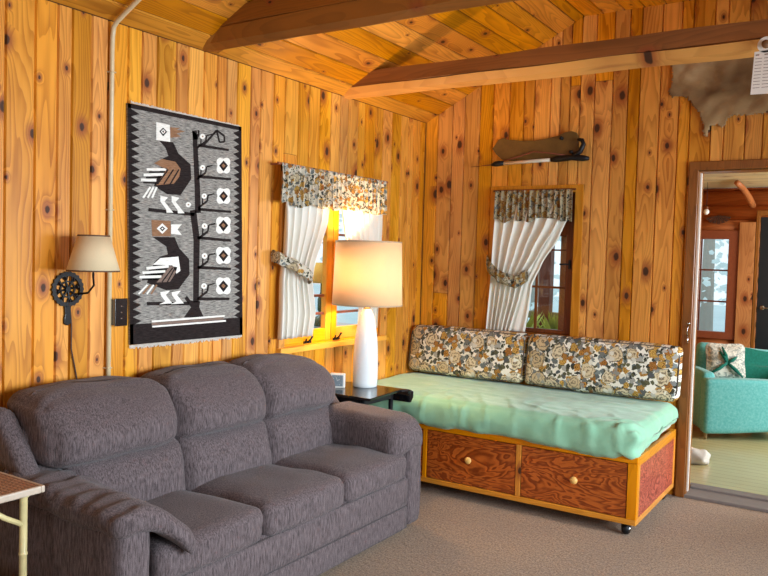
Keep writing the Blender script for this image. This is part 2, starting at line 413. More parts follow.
backed('wall_right', lambda a, z, d: (W+d, a, z), Y0, 0, lambda a: (0, H0), [RWN], 21)
RRW = (1.3, 3.9, .85, 2.0)
backed('wall_rear', lambda a, z, d: (a, Y0-d, z), 0, W, lambda a: (0, roofz(a)), [RRW], 22)
# ceiling: two slopes and a flat middle, boards along y
ca = math.atan(SL); LS = XR/math.cos(ca)
bm = B()
boards(bm, lambda a, z, d: (a*math.cos(ca)-d*math.sin(ca)*-1*-1, z, H0+a*math.sin(ca)+d*math.cos(ca)), 0, LS, lambda a: (Y0, 0), seed=31, wmin=.11, wmax=.14, joints=.8)
boards(bm, lambda a, z, d: (W-a*math.cos(ca)+d*math.sin(ca), z, H0+a*math.sin(ca)+d*math.cos(ca)), 0, LS, lambda a: (Y0, 0), seed=32, wmin=.11, wmax=.14, joints=.5)
boards(bm, lambda a, z, d: (a, z, ZF+d), XR, W-XR, lambda a: (Y0, 0), seed=33, wmin=.11, wmax=.14, joints=.5)
for pts in (((0, H0), (XR, ZF)), ((XR, ZF), (W-XR, ZF)), ((W-XR, ZF), (W, H0))):
    (xa, za), (xb, zb_) = pts
    prism(bm, [(xa-.0 if xa else -.14, Y0-.12, (za if xa else za-.14*SL)+.008), (xb if xb < W else W+.14, Y0-.12, (zb_ if xb < W else zb_-.14*SL)+.008), (xb if xb < W else W+.14, Y0-.12, (zb_ if xb < W else zb_-.14*SL)+.10), (xa if xa else -.14, Y0-.12, (za if xa else za-.14*SL)+.10)], (0, -Y0+.25, 0), 1)
struct('ceiling', bm, [M['ceil'], M['groove']])
# right hand window and an added, unseen rear window for light: casing and mullions
bm = B(); 
for (a, b) in ((-4.0, -3.95), (-2.9, -2.85), (-1.85, -1.8), (-.75, -.70)): box(bm, W-.02, W+.1, a, b, .8, 2.05)
for z in (.80, 2.0): box(bm, W-.0195, W+.0995, -4.0, -.7, z, z+.05)
struct('window_3', bm, M['trim'], bevel=.003)
bm = B()
for a in (1.25, 2.575, 3.9): box(bm, a, a+.05, Y0-.1, Y0+.02, .8, 2.05)
for z in (.80, 2.0): box(bm, 1.25, 3.95, Y0-.0995, Y0+.0195, z, z+.05)
struct('window_4', bm, M['trim'], bevel=.003)
# tie beams (things: heavy debarked timbers with the underside rounded by hand)
def beam(name, y0, y1, zb, za, zt, label, x1=W+.02, seed=0, wob=.004, low=True):
    bm = B(); n = 60
    prof = [(y0, za+.003), (y0, zt), (y1, zt), (y1, za+.01), (y1-.02, zb+.012), ((y0+y1)/2+.01, zb), (y0+.030, zb+.020), (y0+.002, za-.004), (y0+.010, za)]
    rings = []
    for i in range(n+1):
        x = -.01 + (x1+.01)*i/n; ring = []
        for k, (y, z) in enumerate(prof):
            dy = nz(x*1.7, k*3.1, seed)*wob*1.5; dz = nz(x*2.1, k*5.7, seed+9)*wob*2
            zz = min(z+dz, roofz(min(max(x, 0), W))+.004)
            ring.append(bm.verts.new((x, y+dy, zz)))
        rings.append(ring)
    m = len(prof)
    for a, b in zip(rings, rings[1:]):
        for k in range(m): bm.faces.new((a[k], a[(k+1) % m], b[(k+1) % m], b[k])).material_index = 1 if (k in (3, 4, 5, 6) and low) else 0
    bm.faces.new(rings[0]); bm.faces.new(rings[-1][::-1]); bmesh.ops.recalc_face_normals(bm, faces=bm.faces)
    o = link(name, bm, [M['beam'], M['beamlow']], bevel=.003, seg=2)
    return tag(o, label, 'beam', 'tie beams crossing under the ceiling')
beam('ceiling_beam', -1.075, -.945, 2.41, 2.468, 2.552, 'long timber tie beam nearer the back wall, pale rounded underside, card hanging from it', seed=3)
beam('ceiling_beam', -2.27, -2.13, 2.425, 2.512, 2.60, 'dark timber tie beam nearer the camera, top edge of the picture above the bird rug', seed=8, low=False)
# corner and door trim
bm = B(); box(bm, 1.868, 1.922, -.022, .0, 0, 2.055); box(bm, 2.763, 2.82, -.022, .0, 0, 2.055); box(bm, 1.868, 2.82, -.0225, .0, 2.003, 2.056)
o = struct('door_1', bm, M['casing'], bevel=.004)
j = bx(1.912, 1.926, 0, .13, 0, 2.0); box(j, 2.759, 2.775, 0, .13, 0, 2.0); box(j, 1.912, 2.775, .0, .13, 1.996, 2.012)
link('jamb', j, M['casing'], o, bevel=.002)
pl = bx(1.926, 1.934, .03, .05, .03, 1.99); x = link('pale_jamb_strip', pl, M['white'], o); x['label'] = 'thin pale strip on the jamb'  # white strip along the inner edge of the left jamb
bm = bx(1.90, 2.79, -.01, .30, -.002, .018); box(bm, 1.92, 2.77, .16, .24, .01, .03)
link('threshold', bm, plain('worn_grey_threshold', '7C7470', .5), o, bevel=.004)
bm = tube(B(), [(1.905, -.024, 1.06), (1.905, -.05, 1.05), (1.905, -.055, 1.02), (1.905, -.035, 1.0)], .004); lathe(bm, [(.009, 0), (.009, .004)], 1.905, -.0265, 1.075, 12, 'y'); tube(bm, [(1.905, -.03, 1.0), (1.905, -.036, .97), (1.906, -.03, .95)], .0035)
x = link('door_hook', bm, M['chrome'], o, smooth=True); x['label'] = 'small metal hook and eye'

# ---------------------------------------------------------------- left wall window with two orange casements
o = B()
y0, y1, z0, z1 = LW
box(o, 0, .018, y0-.045, y0+.006, z0-.035, z1+.04); box(o, 0, .018, y1-.006, y1+.045, z0-.035, z1+.04)
box(o, 0, .0185, y0-.045, y1+.045, z1-.004, z1+.04)
w1 = struct('window_1', o, M['trim'], bevel=.003)
bm = bx(0, .04, y0-.05, y1+.05, z0-.035, z0-.002); link('window_sill', bm, M['sashy'], w1, bevel=.004)
bm = B()
for (a, b) in ((y0, y0+.01), (y1-.01, y1)): box(bm, -.12, .0, a, b, z0, z1)
box(bm, -.12, 0, y0, y1, z0, z0+.008); box(bm, -.12, 0, y0, y1, z1-.008, z1); link('window_lining', bm, M['sashy'], w1)
mid = -1.11
for (a, b, n_) in ((y0+.011, mid-.003, 0), (mid+.003, y1-.011, 1)):
    bm = B(); box(bm, -.035, .003, a, a+.055, z0+.009, z1-.009); box(bm, -.035, .003, b-.055, b, z0+.009, z1-.009)
    s = link('sash', bm, M['sash'], w1, bevel=.004)
    bm = B(); box(bm, -.0345, .0025, a+.05, b-.05, z0+.009, z0+.085); box(bm, -.0345, .0025, a+.05, b-.05, z1-.07, z1-.009); link('sash_rail', bm, M['sashy'], s, bevel=.004)
    bm = B(); box(bm, -.03, -.012, a+.05, b-.05, 1.06, 1.075); box(bm, -.03, -.012, a+.05, b-.05, 1.17, 1.185); box(bm, -.03, -.012, a+.05, b-.05, 1.55, 1.565)
    link('muntin', bm, plain('red_brown_muntin', '96543A', .4), s)
    link('pane', bx(-.024, -.021, a+.05, b-.05, z0+.08, z1-.06), M['glass'], s)
for yy in (-1.345, -1.055):
    bm = bx(.003, .009, yy-.035, yy+.035, z0+.005, z0+.02); tube(bm, [(.008, yy, z0+.012), (.03, yy, z0+.03), (.036, yy+.012, z0+.052)], .006); tube(bm, [(.008, yy-.02, z0+.01), (.02, yy-.028, z0+.035)], .005)
    link('latch', bm, M['black'], w1, smooth=False)
# ---------------------------------------------------------------- back wall window
x0, x1, z0, z1 = BW
bm = B(); box(bm, x0-.05, x0+.004, -.016, 0, z0-.05, z1+.045); box(bm, x1-.004, x1+.052, -.016, 0, z0-.05, z1+.045); box(bm, x0-.05, x1+.052, -.0165, 0, z1-.004, z1+.045)
w2 = struct('window_2', bm, M['trim'], bevel=.003)
link('window_sill', bx(x0-.06, x1+.06, -.03, .0, z0-.03, z0-.002), M['trimx'], w2, bevel=.004)
bm = B(); box(bm, x0, x0+.012, 0, .12, z0, z1); box(bm, x1-.012, x1, 0, .12, z0, z1); box(bm, x0, x1, 0, .12, z1-.012, z1); box(bm, x0, x1, 0, .12, z0, z0+.012); link('window_lining', bm, M['casing'], w2)
bm = B(); a, b, c, d = x0+.013, x1-.013, z0+.013, z1-.013
box(bm, a, a+.04, .03, .065, c, d); box(bm, b-.055, b, .03, .065, c, d); box(bm, a, b, .031, .064, c, c+.028); box(bm, a, b, .031, .064, 1.60, d)
s = link('sash', bm, M['dsash'], w2, bevel=.004)
bm = B(); box(bm, .885, .899, .035, .055, c, 1.61); box(bm, a, b, .036, .054, 1.245, 1.26); box(bm, a, b, .036, .054, 1.50, 1.511)
link('muntin', bm, M['dsash'], s); link('pane', bx(a+.03, b-.03, .044, .047, c+.02, 1.61), M['glass'], s)
bm = bx(b-.03, b-.018, .012, .03, 1.38, 1.44); tube(bm, [(b-.024, .018, 1.41), (b-.05, .0, 1.412), (b-.085, -.002, 1.41)], .006); link('latch', bm, M['black'], w2)
# ---------------------------------------------------------------- curtains
def interp(tb, t, lin=False):
    for (a, va), (b, vb) in zip(tb, tb[1:]):
        if t <= b:
            k = (t-a)/(b-a) if b > a else 0; k = .7*k+.3*k*k*(3-2*k); return va+(vb-va)*k
    return tb[-1][1]
def curtain(name, place, zt, zb, left, right, nf, amp, mat, label=None, depth=0.0, ph=0.0, parent=None, bow=None, solid=.003, n=(150, 50), hem=0.0, cat='curtain', zfun=None, group=None):
    # left/right: tables of (t, position) from top t=0 to hem t=1
    def fn(u, t):
        L, R = interp(left, t), interp(right, t); a = L+(R-L)*u
        tight = (R-L)/max(1e-3, interp(right, 0)-interp(left, 0))
        A = amp*(.45+.55*min(1, 1.3/(.4+tight)))*(.35+.65*sst(0, .25, t))
        d = depth+A*(math.sin(TAU*nf*u+ph+1.3*nz(u*5, t*.7, ph))*.7+.45*nz(u*nf*.9, t*.6, ph+3))
        z = zt+(zb-zt)*t+hem*nz(u*9, ph)*t
        if zfun: z = zfun(u, t, z)
        return place(a+A*.35*math.cos(TAU*nf*u+ph), z, max(.012, d))
    bm = grid(B(), n[0], n[1], fn)
    o = link(name, bm, mat, parent, smooth=True, solid=solid)
    if label: tag(o, label, cat, group)
    return o
PL = lambda a, z, d: (d, a, z)
PB = lambda a, z, d: (a, -d, z)
# left window
curtain('curtain', PL, 1.86, .945, [(0, -1.64), (.45, -1.64), (.62, -1.665), (1, -1.67)], [(0, -1.20), (.25, -1.26), (.55, -1.385), (.65, -1.40), (.85, -1.36), (1, -1.385)], 6, .030, M['curtain'], 'cream curtain gathered by a flowered band, left half of the window behind the lamp', depth=.05, ph=.3)
curtain('curtain', PL, 1.86, .95, [(0, -1.15), (.3, -1.07), (.6, -.96), (.8, -.88), (1, -.88)], [(0, -.64), (1, -.68)], 8, .022, M['curtain'], 'cream curtain mostly hidden behind the large lampshade', depth=.05, ph=1.7)
curtain('valance', PL, 1.93, 1.705, [(0, -1.71), (1, -1.72)], [(0, -.655), (1, -.645)], 23, .017, M['floralc'], 'gathered floral valance across the window behind the lamp', depth=.085, ph=.9, n=(300, 16), cat='valance', hem=.03)
t = tube(B(), [(.075, -1.73, 1.925), (.075, -.62, 1.925)], .008); tube(t, [(.0, -1.70, 1.925), (.075, -1.70, 1.925)], .006); tube(t, [(.0, -.64, 1.925), (.075, -.64, 1.925)], .006)
tag(link('curtain_rod', t, plain('rod_red_brown', '9A5A3C', .4)), 'thin reddish curtain rod above the window behind the lamp', 'curtain rod')
def tieback(name, pts, wdt, mat, label, fold, out):
    n = 60; P = [Vector(p) for p in pts]
    def at(u):
        s = u*(len(P)-1); i = min(int(s), len(P)-2); f = s-i; f = f*f*(3-2*f); return P[i].lerp(P[i+1], f)
    O = Vector(out)
    def fn(u, v):
        c = at(u); w_ = wdt*(1+.18*nz(u*14, 2)); th = TAU*v
        return c+Vector((0, 0, 1))*math.cos(th)*w_/2+O*(math.sin(th)*.012+.006*math.sin(u*TAU*fold)+.006)
    bm = grid(B(), n, 12, fn); bmesh.ops.remove_doubles(bm, verts=bm.verts, dist=1e-5)
    return tag(link(name, bm, mat, smooth=True), label, 'curtain tieback')
tieback('curtain_tieback', [(.01, -1.69, 1.415), (.06, -1.70, 1.405), (.115, -1.60, 1.36), (.11, -1.46, 1.30), (.05, -1.42, 1.29)], .07, M['floralc'], 'flowered tieback band on the cream curtain of the lamp window', 5, (1, 0, 0))
# back window
curtain('curtain', PB, 1.86, .935, [(0, .615), (.45, .60), (.55, .60), (1, .575)], [(0, 1.14), (.2, 1.06), (.40, .95), (.60, .84), (.72, .815), (1, .745)], 6, .022, M['curtain'], 'cream curtain swept to the left of the window in the back wall', depth=.045, ph=2.2)
curtain('curtain_lining', PB, 1.75, .94, [(0, 1.0), (.4, .88), (.6, .80), (1, .70)], [(0, 1.135), (.2, 1.07), (.42, .955), (.6, .89), (.8, .875), (1, .85)], 2.5, .006, M['curtain'], 'sheer white curtain edge falling beside the panes of the back window', depth=.03, ph=.2, n=(40, 40))
curtain('valance', PB, 1.905, 1.70, [(0, .605), (1, .60)], [(0, 1.155), (1, 1.16)], 13, .014, M['floralb'], 'gathered floral valance on the window in the back wall', depth=.062, ph=.4, n=(220, 16), cat='valance', hem=.03)
tag(link('curtain_rod', tube(B(), [(.59, -.05, 1.905), (1.175, -.05, 1.905)], .007), M['dsash']), 'dark curtain rod over the back wall window', 'curtain rod')
tieback('curtain_tieback', [(.545, -.02, 1.42), (.58, -.075, 1.385), (.68, -.115, 1.315), (.80, -.10, 1.28), (.865, -.05, 1.33)], .085, M['floralb'], 'ruffled flowered tieback on the back wall window curtain', 7, (0, -1, 0))

